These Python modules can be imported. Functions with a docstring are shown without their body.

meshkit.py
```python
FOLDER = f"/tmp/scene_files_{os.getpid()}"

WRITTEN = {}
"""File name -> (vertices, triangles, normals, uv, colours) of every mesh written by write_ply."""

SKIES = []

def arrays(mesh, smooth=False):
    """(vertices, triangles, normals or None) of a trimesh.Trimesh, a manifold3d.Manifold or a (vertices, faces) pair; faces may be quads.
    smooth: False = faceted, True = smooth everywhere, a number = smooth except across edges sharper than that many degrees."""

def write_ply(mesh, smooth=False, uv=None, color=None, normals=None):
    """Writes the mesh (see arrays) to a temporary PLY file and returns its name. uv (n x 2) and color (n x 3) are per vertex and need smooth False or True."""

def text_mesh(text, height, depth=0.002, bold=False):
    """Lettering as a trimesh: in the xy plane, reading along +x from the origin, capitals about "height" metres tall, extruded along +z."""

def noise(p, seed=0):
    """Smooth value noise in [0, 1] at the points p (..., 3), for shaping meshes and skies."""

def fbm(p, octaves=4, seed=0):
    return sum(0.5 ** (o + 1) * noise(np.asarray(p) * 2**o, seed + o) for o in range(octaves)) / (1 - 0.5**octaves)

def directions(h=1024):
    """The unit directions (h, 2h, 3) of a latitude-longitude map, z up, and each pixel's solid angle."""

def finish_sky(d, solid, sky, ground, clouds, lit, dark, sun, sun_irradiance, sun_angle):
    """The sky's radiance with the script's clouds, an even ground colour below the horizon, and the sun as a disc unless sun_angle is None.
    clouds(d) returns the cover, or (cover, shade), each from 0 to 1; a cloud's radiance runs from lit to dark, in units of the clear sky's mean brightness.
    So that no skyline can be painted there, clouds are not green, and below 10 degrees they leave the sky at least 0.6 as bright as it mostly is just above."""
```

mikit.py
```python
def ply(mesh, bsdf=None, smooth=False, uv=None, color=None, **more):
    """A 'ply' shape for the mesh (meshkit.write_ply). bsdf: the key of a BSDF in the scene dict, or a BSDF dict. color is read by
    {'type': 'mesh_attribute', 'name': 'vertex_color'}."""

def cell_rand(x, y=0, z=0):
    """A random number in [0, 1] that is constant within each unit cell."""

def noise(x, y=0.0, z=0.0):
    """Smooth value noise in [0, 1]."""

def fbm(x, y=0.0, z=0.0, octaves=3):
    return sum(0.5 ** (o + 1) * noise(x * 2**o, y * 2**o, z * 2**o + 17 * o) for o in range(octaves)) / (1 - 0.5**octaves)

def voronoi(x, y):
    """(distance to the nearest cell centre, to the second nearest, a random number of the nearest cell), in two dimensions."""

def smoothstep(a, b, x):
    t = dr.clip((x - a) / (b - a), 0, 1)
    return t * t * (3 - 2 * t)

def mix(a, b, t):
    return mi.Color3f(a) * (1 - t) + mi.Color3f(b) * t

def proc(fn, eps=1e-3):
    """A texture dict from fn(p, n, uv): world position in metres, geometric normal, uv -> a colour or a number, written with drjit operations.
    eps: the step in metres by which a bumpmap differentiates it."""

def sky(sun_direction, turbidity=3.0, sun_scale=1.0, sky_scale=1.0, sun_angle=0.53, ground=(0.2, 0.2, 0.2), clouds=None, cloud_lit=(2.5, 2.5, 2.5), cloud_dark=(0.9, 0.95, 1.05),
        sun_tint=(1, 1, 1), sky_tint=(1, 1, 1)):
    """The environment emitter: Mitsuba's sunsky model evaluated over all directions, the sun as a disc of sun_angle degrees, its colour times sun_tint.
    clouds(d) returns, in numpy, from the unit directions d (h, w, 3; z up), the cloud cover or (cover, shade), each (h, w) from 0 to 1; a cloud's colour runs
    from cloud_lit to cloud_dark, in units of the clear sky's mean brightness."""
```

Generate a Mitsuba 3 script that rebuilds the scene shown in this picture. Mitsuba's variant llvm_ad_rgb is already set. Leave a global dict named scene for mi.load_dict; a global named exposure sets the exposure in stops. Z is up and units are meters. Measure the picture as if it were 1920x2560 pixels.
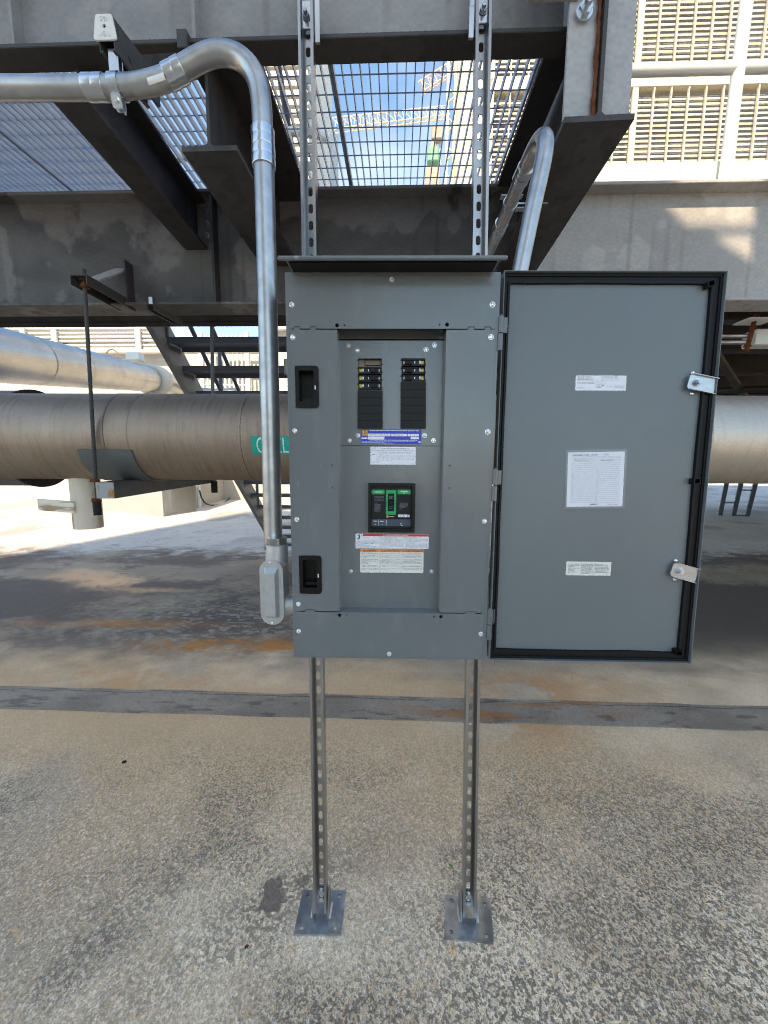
import math, random
import numpy as np, trimesh, drjit as dr, mitsuba as mi
import mikit, meshkit
import manifold3d as m3
from shapely.geometry import Polygon, Point, box as sbox
from shapely.ops import unary_union
from shapely import affinity
from mikit import proc, noise, fbm, voronoi, smoothstep, mix, cell_rand

# ------------------------------------------------------------------ camera, sky, exposure
T = mi.ScalarTransform4f
FPX, PITCH, ROLL, EYE = 995.3, math.radians(7.31), 0.0061, 1.604
_F = np.array([0, math.cos(PITCH), -math.sin(PITCH)]); _U = np.array([0, math.sin(PITCH), math.cos(PITCH)]); _X = np.array([1.0, 0, 0])
CR = np.array([math.cos(ROLL) * _X + math.sin(ROLL) * _U, -math.sin(ROLL) * _X + math.cos(ROLL) * _U, _F])
CAM = np.array([0, 0, EYE])
scene, labels = {}, {}
exposure = 3.5
scene['camera'] = {'type': 'perspective', 'fov': 2 * math.degrees(math.atan(960 / FPX)), 'fov_axis': 'x', 'near_clip': 0.05, 'far_clip': 2000.0,
                   'to_world': T().look_at(origin=CAM.tolist(), target=(CAM + _F).tolist(), up=CR[1].tolist())}
SUN = np.array([-0.245, -0.70, 0.67])
def sky_clouds(d):
    q = d / np.maximum(d[..., 2:3] + 0.25, 0.05)
    a = meshkit.fbm(q * 2.2 + 7.3, 5, 3)
    return np.clip((a - 0.54) * 3.0, 0, 0.40) * np.clip(d[..., 2] * 4, 0, 1)
scene['sky'] = mikit.sky(SUN.tolist(), turbidity=2.0, clouds=sky_clouds, cloud_lit=(1.7, 1.75, 1.8), ground=(0.28, 0.27, 0.25), sun_scale=0.52, sky_tint=(1.13, 1.0, 0.85), sun_tint=(1.03, 1.0, 0.93))

# ------------------------------------------------------------------ frames and pixel measurements (photo pixels -> points at a given depth)
def ray(x, y): return np.array([(x - 960) / FPX, -(y - 1280) / FPX, 1.0]) @ CR
def frame(O, u, k, n):
    M = np.eye(4); M[:3, 0], M[:3, 1], M[:3, 2], M[:3, 3] = u, k, n, O
    return M
th = math.radians(2.0)
MS = np.eye(4); MS[:3, 0] = [math.cos(th), -math.sin(th), 0]; MS[:3, 1] = [math.sin(th), math.cos(th), 0]   # the steel structure's frame
W0 = np.eye(4)
def atSY(x, y, Y):
    d = ray(x, y); p = CAM + d * (Y / (d @ MS[:3, 1])); return MS[:3, :3].T @ p
def atSZ(x, y, Z):
    d = ray(x, y); p = CAM + d * ((Z - EYE) / d[2]); return MS[:3, :3].T @ p
yawp = -0.0161
PU_ = np.array([math.cos(yawp), math.sin(yawp), 0]); PN_ = np.array([PU_[1], -PU_[0], 0]); PK_ = np.array([0, 0, 1.0])
MP = frame([.0162, 1.0002, 1.5638], PU_, PK_, PN_)                     # panel: u right, v up, n to the viewer
yd, ln, rl = -0.017, -0.0236, -0.0033
_u = np.array([math.cos(yd), math.sin(yd), 0]); _n = np.array([_u[1], -_u[0], 0]); _k = PK_ * math.cos(ln) + _n * math.sin(ln)
DU_ = _u * math.cos(rl) + _k * math.sin(rl); DK_ = _k * math.cos(rl) - _u * math.sin(rl); DN_ = np.cross(DU_, DK_)
MD = frame([.541, .992, 1.570], DU_, DK_, DN_)                         # opened door
def onplane(M, x, y, d=0.0):
    r = ray(x, y); o = M[:3, 3] + M[:3, 2] * d; t = ((o - CAM) @ M[:3, 2]) / (r @ M[:3, 2]); p = CAM + r * t - o
    return np.array([p @ M[:3, 0], p @ M[:3, 1]])
def PX(x, y, d=0.0): return onplane(MP, x, y, d)
def DX(x, y, d=0.0): return onplane(MD, x, y, d)

# ------------------------------------------------------------------ helpers
def numbered(key):
    if key not in scene and key not in labels and not any(k.startswith(key + '__') for k in scene): return key
    i = 1
    while True:
        k = f'{key}_{i:03d}'
        if k not in scene and k not in labels: return k
        i += 1
def thing(name, label, cat, group=None, kind=None):
    k = name; i = 1
    while k in labels or k in scene: k = f'{name}_{i:03d}'; i += 1
    labels[k] = {'label': label, 'category': cat}
    if group: labels[k]['group'] = group
    if kind: labels[k]['kind'] = kind
    return k
_cnt = {}
def add(parent, name, mesh, mat, M=W0, smooth=False, label=None):
    """one mesh as a part of parent (or as the thing itself when name is None)"""
    if isinstance(mesh, (list, tuple)): mesh = cat(mesh)
    if name is None: key = parent
    else:
        if parent.count('__') > 1: parent = parent.rpartition('__')[0]
        b = parent + '__' + name; c = _cnt.get(b, 0); key = b if c == 0 else f'{b}_{c:03d}'; _cnt[b] = c + 1
    m = mesh.copy(); m.apply_transform(M)
    scene[key] = mikit.ply(m, mat, smooth)
    if label: labels[key] = {'label': label}
    return key
def cat(ms): return trimesh.util.concatenate(list(ms))
def bx(lo, hi):
    lo, hi = np.minimum(lo, hi), np.maximum(lo, hi)
    return trimesh.creation.box(bounds=[lo, hi])
def cb(lo, hi, b=0.002):
    lo, hi = np.minimum(lo, hi).astype(float), np.maximum(lo, hi).astype(float); P = []
    for i in np.ndindex(2, 2, 2):
        c = np.where(np.array(i) == 0, lo, hi); s = np.where(np.array(i) == 0, 1, -1)
        for a in range(3):
            e = c + s * b; e[a] = c[a]; P.append(e)
    return trimesh.convex.convex_hull(np.array(P))
def basis(d, up=(0, 0, 1)):
    d = np.asarray(d, float); d = d / np.linalg.norm(d); up = np.asarray(up, float)
    if abs(d @ up) > 0.98: up = np.array([0, 1.0, 0])
    x = np.cross(d, up); x /= np.linalg.norm(x); return x, np.cross(x, d), d
def sweep(poly, A, B, up=(0, 0, 1)):
    """extrude a shapely polygon (x right as seen looking from A to B, y up) from A to B"""
    A, B = np.asarray(A, float), np.asarray(B, float); x, y, d = basis(B - A, up)
    m = trimesh.creation.extrude_polygon(poly, np.linalg.norm(B - A), engine='earcut')
    M = np.eye(4); M[:3, 0], M[:3, 1], M[:3, 2], M[:3, 3] = x, y, d, A
    m.apply_transform(M)
    if np.linalg.det(M[:3, :3]) < 0: m.invert()
    return m
def tube(path, r, n=20, cap=True):
    p = np.asarray(path, float); k = len(p); r = np.broadcast_to(r, k); tg = np.gradient(p, axis=0); tg /= np.linalg.norm(tg, axis=1)[:, None]
    x = np.cross(tg[0], [0.13, 0.31, 0.94]); x /= np.linalg.norm(x); V = []; a = np.arange(n) * 2 * np.pi / n
    for i in range(k):
        x = x - tg[i] * (x @ tg[i]); x /= np.linalg.norm(x); y = np.cross(tg[i], x)
        V.append(p[i] + r[i] * (np.cos(a)[:, None] * x + np.sin(a)[:, None] * y))
    V = np.vstack(V); F = []
    j = np.arange(n); j2 = (j + 1) % n
    for i in range(k - 1):
        a0, b0 = i * n, (i + 1) * n
        F += [np.stack([a0 + j, a0 + j2, b0 + j2], 1), np.stack([a0 + j, b0 + j2, b0 + j], 1)]
    if cap:
        V = np.vstack([V, p[0], p[-1]]); c0, c1 = k * n, k * n + 1
        F += [np.stack([j2, j, j * 0 + c0], 1), np.stack([(k - 1) * n + j, (k - 1) * n + j2, j * 0 + c1], 1)]
    return trimesh.Trimesh(V, np.vstack(F), process=False)
def cyl(a, b, r, n=20): return tube([a, b], r, n)
def smoothpath(pts, n=8):
    from scipy.interpolate import CubicSpline
    p = np.asarray(pts, float); s = np.r_[0, np.cumsum(np.linalg.norm(np.diff(p, axis=0), axis=1))]
    return CubicSpline(s, p)(np.linspace(0, s[-1], n * len(p)))
def rrect(x0, y0, x1, y1, r, rr=None):
    x0, x1 = min(x0, x1), max(x0, x1); y0, y1 = min(y0, y1), max(y0, y1)
    return sbox(x0 + r, y0 + r, x1 - r, y1 - r).buffer(r, 5) if r > 0 else sbox(x0, y0, x1, y1)
def plate(poly, n0, n1):
    gs = getattr(poly, 'geoms', [poly]); ms = []
    for g in gs:
        m = trimesh.creation.extrude_polygon(g, n1 - n0, engine='earcut'); m.apply_translation([0, 0, n0]); ms.append(m)
    return cat(ms)
def ring(poly, w): return poly.difference(poly.buffer(-w))
def isec(bf, h, tw, tf, top=True, bl=None, br=None):
    """I section, bottom centre at origin"""
    p = [sbox(-bf / 2, 0, bf / 2, tf), sbox(-tw / 2, 0, tw / 2, h)]
    f = 0.008
    p += [Polygon([(-tw / 2 - f, tf), (-tw / 2, tf + f), (-tw / 2, tf)]), Polygon([(tw / 2 + f, tf), (tw / 2, tf + f), (tw / 2, tf)])]
    if top: p.append(sbox(-(bl or bf / 2), h - tf, br or bf / 2, h))
    return unary_union(p)
def strut_sec(w=0.0456, h=0.038, t=0.0026, lip=0.0080, ret=0.0045):
    """open side towards +y"""
    o = sbox(-w / 2, 0, w / 2, h).difference(sbox(-w / 2 + t, t, w / 2 - t, h + 1))
    for s in (-1, 1):
        a, b = s * w / 2, s * (w / 2 - lip)
        o = o.union(sbox(min(a, b), h - t, max(a, b), h)).union(sbox(min(b, b + s * t), h - ret, max(b, b + s * t), h))
    return o
def hexbolt(r, h, n=6):
    m = trimesh.creation.cylinder(radius=r, height=h, sections=n); m.apply_translation([0, 0, h / 2])
    w = trimesh.creation.cylinder(radius=r * 1.25, height=h * 0.2, sections=20); w.apply_translation([0, 0, h * 0.1]); return cat([m, w])
def xf(m, M): m = m.copy(); m.apply_transform(M); return m
def place(pos, z=(0, 0, 1), up=(0, 0, 1)):
    x, y, d = basis(z, up); M = np.eye(4); M[:3, 0], M[:3, 1], M[:3, 2], M[:3, 3] = x, y, d, pos
    if np.linalg.det(M[:3, :3]) < 0: M[:3, 0] *= -1
    return M
rng = random.Random(7); nrng = np.random.default_rng(5)

# ------------------------------------------------------------------ materials
def rgb(*c): return {'type': 'rgb', 'value': list(c)}
def prin(key, base, rough=0.5, metal=0.0, spec=0.5, bump=None, bscale=0.001, **kw):
    b = {'type': 'principled', 'base_color': base if isinstance(base, dict) else rgb(*base), 'roughness': rough, 'metallic': metal, 'specular': spec, **kw}
    if bump: b = {'type': 'bumpmap', 'arbitrary': bump, 'scale': bscale, 'bsdf': b}
    scene[key] = {'type': 'twosided', 'bsdf': b}
    return key
C3 = mi.Color3f
def gauss(x, y, cx, cy, sx, sy): return dr.exp(-(dr.square((x - cx) / sx) + dr.square((y - cy) / sy)))
def concrete_color(p, n, uv):
    x, y = p.x, p.y
    mid = fbm(x * 3.1, y * 3.1, 2.0, 4); fine = fbm(x * 110, y * 110, 1.0, 3); grit = noise(x * 240, y * 240, 3.0); g2 = noise(x * 140 + 5, y * 140, 8.0)
    near = smoothstep(2.5, 1.4, y); far = smoothstep(2.7, 3.6, y)
    st = fbm(x * 4.5 + 1, y * 6.5, 6.0, 5); st2 = fbm(x * 17, y * 24, 2.0, 4)
    big = fbm(x * .95 + 11, y * 1.25 + 3, 3.0, 5); blot = fbm(x * 2.4 + 2, y * 3.2, 8.0, 5)
    c = mix(C3(.37, .295, .212), C3(.53, .44, .33), smoothstep(.32, .68, mid * .5 + blot * .5))
    c = mix(c, C3(.24, .205, .168), smoothstep(.44, .60, big + .14 * gauss(x, y, .0, 1.55, .30, .25)) * .6)
    c = mix(c, C3(.60, .51, .39), smoothstep(.56, .70, blot) * near * .5)
    tan_ = smoothstep(.35, .65, fbm(x * .9 + 20, y * 1.3, 5.0, 3)) * smoothstep(.9, 2.0, y) * smoothstep(5.6, 4.0, y)
    c = mix(c, C3(.40, .29, .18), tan_ * .8)
    c = mix(c, C3(.34, .25, .155), gauss(x, y, -1.6, 1.9, .9, .8) * .6 * smoothstep(.3, .6, mid))
    c = mix(c, C3(.35, .255, .155), gauss(x, y, 1.0, 2.1, .9, .6) * .65 * smoothstep(.3, .6, mid))
    c = mix(c, C3(.32, .315, .31), smoothstep(6.0, 7.0, y + (st - .5) * 2.4) * .85)
    c = mix(c, C3(.19, .185, .18), smoothstep(.50, .66, fbm(x * 1.1 + 6, y * .9, 2.0, 5)) * smoothstep(6.5, 8.5, y) * .7)
    wet = fbm(x * .5 + 4.4, y * .9 + 1, 7.0, 4) + .20 * gauss(x, y, -2.0, 4.7, 2.8, 1.1) + .30 * gauss(x, y, 3.4, 5.2, 2.6, 2.2) - .06 + (st - .5) * .20 + (st2 - .5) * .16
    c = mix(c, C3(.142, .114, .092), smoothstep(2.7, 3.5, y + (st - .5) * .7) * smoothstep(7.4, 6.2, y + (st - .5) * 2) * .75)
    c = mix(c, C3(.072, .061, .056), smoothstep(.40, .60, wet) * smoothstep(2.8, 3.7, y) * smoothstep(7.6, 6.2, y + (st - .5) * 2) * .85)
    c = mix(c, C3(.10, .095, .092), smoothstep(.56, .72, st * .45 + st2 * .55) * far * smoothstep(14, 7, y) * .40)
    c = mix(c, C3(.40, .375, .34), smoothstep(.54, .66, fbm(x * 16, y * 28, 9.0, 4)) * gauss(x, y, -1.5, 3.8, 1.4, .8) * .35)
    r = 1.5 * gauss(x, y, -1.35, 3.30, .6, .10) + .8 * gauss(x, y, -2.6, 3.75, .9, .09) + .5 * gauss(x, y, -.4, 3.3, 1.2, .13) + .6 * gauss(x, y, .95, 2.35, .35, .30) + .8 * gauss(x, y, .62, 2.66, .05, .22) + .55 * gauss(x, y, 1.2, 2.72, .9, .22) + .4 * gauss(x, y, -1.9, 2.75, 1.1, .3) + gauss(x, y, .235, 1.125, .012, .02) + gauss(x, y, -.29, 1.12, .02, .012)
    c = mix(c, C3(.33, .14, .03), dr.clip(r, 0, 1) * smoothstep(.34, .62, mid * .55 + st2 * .45) * .9)
    m1 = smoothstep(.40, .66, fbm(x * 1.7 + 2.2, y * 2.3 + .4, 4.0, 4) + .12 * gauss(x, y, 1.4, 1.5, .6, .45) + .10 * gauss(x, y, .7, 1.0, .6, .25) + .05 * gauss(x, y, 0.0, 1.5, .4, .3)) * near
    pits = smoothstep(.50, .63, fine * .5 + grit * .25 + g2 * .25 + m1 * .07)
    c = mix(c, C3(.105, .088, .070), pits * (.40 + .52 * m1) * smoothstep(3.4, 1.6, y))
    pale = smoothstep(.60, .72, noise(x * 190 + 9, y * 190, 5.0) * .65 + noise(x * 100, y * 100, 9.0) * .35)
    c = mix(c, C3(.58, .54, .48), pale * near * .30)
    vo = voronoi(x * 105 + fine, y * 105 + grit); va = voronoi(x * 230, y * 230)
    c = mix(c, c * (.62 + .76 * vo[2]), near * .5); c = mix(c, c * (.66 + .68 * va[2]), near * .5)
    c = mix(c, C3(.10, .085, .07), smoothstep(.10, .02, vo[1] - vo[0]) * near * (.18 + .45 * m1))
    tint = noise(x * 110 + 33, y * 110, 1.0); c = mix(c, C3(.40, .27, .14), smoothstep(.80, .92, tint) * near * .6)
    wear = gauss(x * .8 + y * .6, y * .8 - x * .6, .45, 1.25, .5, .09) + .8 * gauss(x * .62 + y * .78, y * .62 - x * .78, .40, 1.45, .35, .05)
    c = mix(c, C3(.11, .095, .078), wear * near * smoothstep(.38, .6, fine) * .6)
    dd = dr.sqrt(dr.square((x + .405) / .040) + dr.square((y - 1.29) / .062)) + (fbm(x * 40, y * 40, 0.0, 3) - .5) * 1.1
    d2 = dr.sqrt(dr.square((x + .302) / .022) + dr.square((y - 1.335) / .022)) + (fbm(x * 50, y * 50, 3.0, 3) - .5) * 1.1
    c = mix(c, C3(.10, .083, .076), smoothstep(1.1, .9, dd) * .85 + smoothstep(1.1, .9, d2) * .65)
    det = smoothstep(5.5, 1.2, y)
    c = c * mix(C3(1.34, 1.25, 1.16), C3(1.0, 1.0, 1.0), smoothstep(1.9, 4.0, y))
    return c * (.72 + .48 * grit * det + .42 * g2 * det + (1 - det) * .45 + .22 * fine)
def concrete_bump(p, n, uv):
    return fbm(p.x * 70, p.y * 70, 1.0, 3) * .8 + noise(p.x * 190, p.y * 190, 3.0) * .5 + fbm(p.x * 9, p.y * 9, 0.0, 2)
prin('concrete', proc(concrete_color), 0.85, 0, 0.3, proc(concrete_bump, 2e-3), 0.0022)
def strip_color(p, n, uv):
    x, y = p.x, p.y; m = fbm(x * 3, y * 6, 2.0, 4); f = noise(x * 120, y * 120, 0.0)
    c = mix(C3(.225, .186, .150), C3(.305, .253, .205), smoothstep(.3, .7, m))
    q = y + x * .0349
    crack = smoothstep(.006, .002, dr.abs(q - 2.515 + (fbm(x * 6, 0.0, 0.0, 3) - .5) * .03)) * smoothstep(.25, .45, fbm(x * 2.2, 4.0, 0.0, 3))
    c = mix(c, C3(.05, .045, .04), crack * .8)
    rust = smoothstep(.05, .5, gauss(x, y, .95, 2.42, .65, .12)) * smoothstep(.3, .55, fbm(x * 2, y * 14, 3.0, 3))
    c = mix(c, C3(.30, .14, .055), rust * .85)
    c = mix(c, C3(.05, .048, .05), smoothstep(.60, .74, fbm(x * 7 + 9, y * 26, 6.0, 5)) * .5)
    return c * (.85 + .3 * f)
prin('strip_concrete', proc(strip_color), 0.75, 0, 0.35)
# grey enamel of the panel, with orange peel
def paint_color(p, n, uv):
    d = fbm(p.x * 5, p.y * 5, p.z * 4, 4); sm = fbm(p.x * 30, p.y * 30, p.z * 9, 3); sc_ = noise(p.x * 160 + p.z * 60, p.y * 30, p.z * 22)
    c = mix(C3(.126, .140, .144), C3(.152, .166, .170), d)
    c = mix(c, C3(.19, .205, .20), smoothstep(.60, .78, sm) * .22)
    return mix(c, C3(.34, .35, .34), smoothstep(.955, .985, sc_) * smoothstep(.5, .6, noise(p.x * 7, p.y * 7, p.z * 5)) * .6)
prin('panel_paint', proc(paint_color), proc(lambda p, n, uv: 0.12 + .10 * fbm(p.x * 12, p.y * 12, p.z * 7, 3)), 0, 0.55, proc(lambda p, n, uv: fbm(p.x * 150, p.y * 150, p.z * 150, 2) + 8 * noise(p.x * 9, p.y * 9, p.z * 9), 1e-3), 0.00012)
prin('panel_satin', proc(lambda p, n, uv: mix(C3(.125, .142, .149), C3(.146, .163, .170), fbm(p.x * 4, p.y * 4, p.z * 3, 4)) * (.97 + .06 * noise(p.x * 300, p.y * 300, p.z * 300))), 0.36, 0, 0.5, proc(lambda p, n, uv: noise(p.x * 420, p.y * 420, p.z * 420), 6e-4), 0.00008)
# galvanised steels
def galv(p, n, uv):
    v = fbm(p.x * 34, p.y * 34, p.z * 34, 3); s = noise(p.x * 9, p.y * 9, p.z * 2.5)
    c = mix(C3(.36, .365, .37), C3(.58, .585, .585), v)
    return mix(c, C3(.30, .28, .25), smoothstep(.66, .78, fbm(p.x * 22, p.y * 22, p.z * 7, 3)) * .55) * (.85 + .2 * s)
prin('conduit_steel', proc(galv), proc(lambda p, n, uv: .27 + .2 * fbm(p.x * 18, p.y * 18, p.z * 18, 3)), 1.0, 0.5)
prin('bright_zinc', (.58, .61, .64), 0.20, 1.0)
def galv2(p, n, uv):
    return mix(C3(.31, .312, .312), C3(.48, .48, .475), fbm(p.x * 26, p.y * 26, p.z * 8, 3))
prin('strut_steel', proc(galv2), 0.26, 1.0)
prin('plate_zinc', proc(lambda p, n, uv: mix(C3(.31, .345, .385), C3(.60, .635, .66), smoothstep(.3, .7, fbm(p.x * 24, p.y * 24, p.z * 24, 4)))), 0.30, 0.9)
prin('screw_metal', (.82, .83, .84), 0.16, 1.0)
prin('lb_cast', proc(lambda p, n, uv: mix(C3(.44, .45, .445), C3(.53, .54, .53), fbm(p.x * 60, p.y * 60, p.z * 60, 3))), 0.42, 0.6)
prin('stainless', proc(lambda p, n, uv: mix(C3(.36, .375, .39), C3(.50, .515, .53), fbm(p.x * 60, p.y * 60, p.z * 200, 3))), 0.30, 0.75)
def steelmat(key, a, b, sc=1.0, spots=.6, seed=0.0, rough=.62):
    def f(p, n, uv):
        v = fbm(p.x * 1.9 * sc + seed, p.y * 1.9 * sc, p.z * 2.6 * sc, 4); w = fbm(p.x * 4.2 + 5 + seed, p.y * 4.2, p.z * 3.0, 5); g = noise(p.x * 90, p.y * 90, p.z * 90)
        c = mix(C3(*a), C3(*b), smoothstep(.3, .7, v))
        c = mix(c, C3(b[0] * 1.9, b[1] * 1.85, b[2] * 1.78), smoothstep(.54, .60, w) * spots)
        run = noise(p.x * 26 + seed, p.y * 26, p.z * 1.2)
        c = mix(c, C3(a[0] * .6, a[1] * .58, a[2] * .56), smoothstep(.62, .85, run) * .4)
        return c * (.88 + .2 * g)
    prin(key, proc(f), rough, 0.0, 0.4)
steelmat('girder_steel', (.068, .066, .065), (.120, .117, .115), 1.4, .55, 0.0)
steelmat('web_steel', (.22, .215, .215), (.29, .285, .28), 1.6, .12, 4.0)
steelmat('beam_steel', (.030, .029, .030), (.052, .049, .048), 1.0, .2, 9.0, .55)  # shaded copy of the grey steel, underside darkness put into the colour
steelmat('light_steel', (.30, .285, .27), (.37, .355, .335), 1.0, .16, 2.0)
steelmat('plate_steel', (.30, .30, .305), (.385, .38, .38), 1.4, .12, 6.0)
prin('edge_steel', (.34, .335, .32), 0.6)
prin('rust', proc(lambda p, n, uv: mix(C3(.05, .017, .009), C3(.20, .075, .028), fbm(p.x * 90, p.y * 60, p.z * 40, 3))), 0.9, 0, 0.2)
def grate(p, n, uv): return mix(C3(.31, .39, .53), C3(.46, .55, .70), fbm(p.x * 40, p.y * 9, p.z * 40, 3))
prin('grating_steel', proc(grate), 0.40, 0.45)
# pipe claddings
AX = MS[:3, 0]
def clad(p, n, uv):
    s = p.x * AX[0] + p.y * AX[1]; a = fbm(s * 26, p.y * 2.0, p.z * 2.0, 4); b = noise(s * 300, p.y * 300, p.z * 300); st = fbm(s * 95 + 3 * noise(p.z * 7, p.y * 7, s * 2), p.z * 9, p.y * 9, 4)
    c = mix(C3(.28, .212, .157), C3(.42, .34, .27), fbm(s * 5, p.y * 8, p.z * 8, 4) * .6 + a * .4)
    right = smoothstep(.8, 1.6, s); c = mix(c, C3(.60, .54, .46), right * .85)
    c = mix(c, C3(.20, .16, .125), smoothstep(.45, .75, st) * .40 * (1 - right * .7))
    seam = smoothstep(.004, .0015, dr.abs(s + 1.50 + .02 * (p.z - 1.7))) + smoothstep(.003, .001, dr.abs(s + .80))
    return mix(c * (.86 + .24 * b), C3(.06, .055, .05), dr.clip(seam, 0, 1) * .8)
prin('dull_cladding', proc(clad), 0.46, 0.80, 0.5, proc(lambda p, n, uv: noise(p.x * 240, p.y * 240, p.z * 240), 1e-3), 0.0011)
def clad2(p, n, uv): return mix(C3(.36, .36, .355), C3(.54, .53, .51), fbm(p.x * 5, p.y * 5, p.z * 5, 4)) * (.9 + .15 * noise(p.x * 120, p.y * 120, p.z * 120))
prin('bright_cladding', proc(clad2), 0.34, 1.0)
prin('beige_wrap', proc(lambda p, n, uv: mix(C3(.50, .46, .38), C3(.60, .56, .48), fbm(p.x * 6, p.y * 6, p.z * 6, 3))), 0.7)
prin('stub_paint', proc(lambda p, n, uv: mix(C3(.60, .54, .44), C3(.32, .25, .18), smoothstep(.5, .75, fbm(p.x * 14, p.y * 14, p.z * 4, 4)))), 0.6)
prin('tag_wood', proc(lambda p, n, uv: mix(C3(.72, .66, .55), C3(.36, .26, .17), smoothstep(.5, .72, fbm(p.x * 9, p.y * 9, p.z * 40, 3)))), 0.7)
prin('rusty_plate', proc(lambda p, n, uv: mix(C3(.30, .31, .31), C3(.32, .16, .05), smoothstep(.56, .68, fbm(p.x * 40, p.y * 40, p.z * 14, 3)))), 0.55, 0.3)
prin('dark_saddle', (.115, .125, .125), 0.45, 0.2)
# far buildings
prin('louver_cream', proc(lambda p, n, uv: mix(C3(.53, .49, .39), C3(.62, .58, .475), fbm(p.x * 3, p.y * 3, p.z * 3, 3))), 0.6)
prin('cream_wall', proc(lambda p, n, uv: mix(C3(.50, .48, .43), C3(.58, .56, .505), fbm(p.x * 1.2, p.y * 1.2, p.z * .6, 4))), 0.75)
prin('white_paint', proc(lambda p, n, uv: mix(C3(.44, .425, .39), C3(.54, .52, .48), fbm(p.x * 2, p.y * 2, p.z * 2, 3))), 0.5)
def blockwall(p, n, uv):
    c = mix(C3(.30, .30, .285), C3(.38, .375, .355), fbm(p.x * 1.5, p.y * 1.5, p.z * 1.5, 4))
    r = gauss(p.x + .35 * p.y, p.z, .55, .45, .9, .38)
    return mix(c, C3(.36, .15, .03), smoothstep(.2, .9, r * (.5 + fbm(p.x * 4, p.y * 4, p.z * 4, 3))) * .9)
prin('kerb_wall', proc(blockwall), 0.8)
prin('dark_inside', (.05, .048, .045), 0.9, 0, 0.1)
prin('stair_paint', (.085, .097, .125), 0.5)
prin('stair_grey', proc(lambda p, n, uv: mix(C3(.17, .18, .195), C3(.24, .25, .265), fbm(p.x * 4, p.y * 4, p.z * 4, 3))), 0.5)
prin('rail_paint', proc(lambda p, n, uv: mix(C3(.58, .60, .58), C3(.70, .71, .68), fbm(p.x * 7, p.y * 7, p.z * 7, 3))), 0.45, 0.15)
prin('crane_cream', (.72, .62, .42), 0.5); prin('crane_orange', (.62, .47, .38), 0.6); prin('crane_green', (.14, .36, .20), 0.5); prin('brown_steel', (.36, .28, .23), 0.6)
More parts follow.
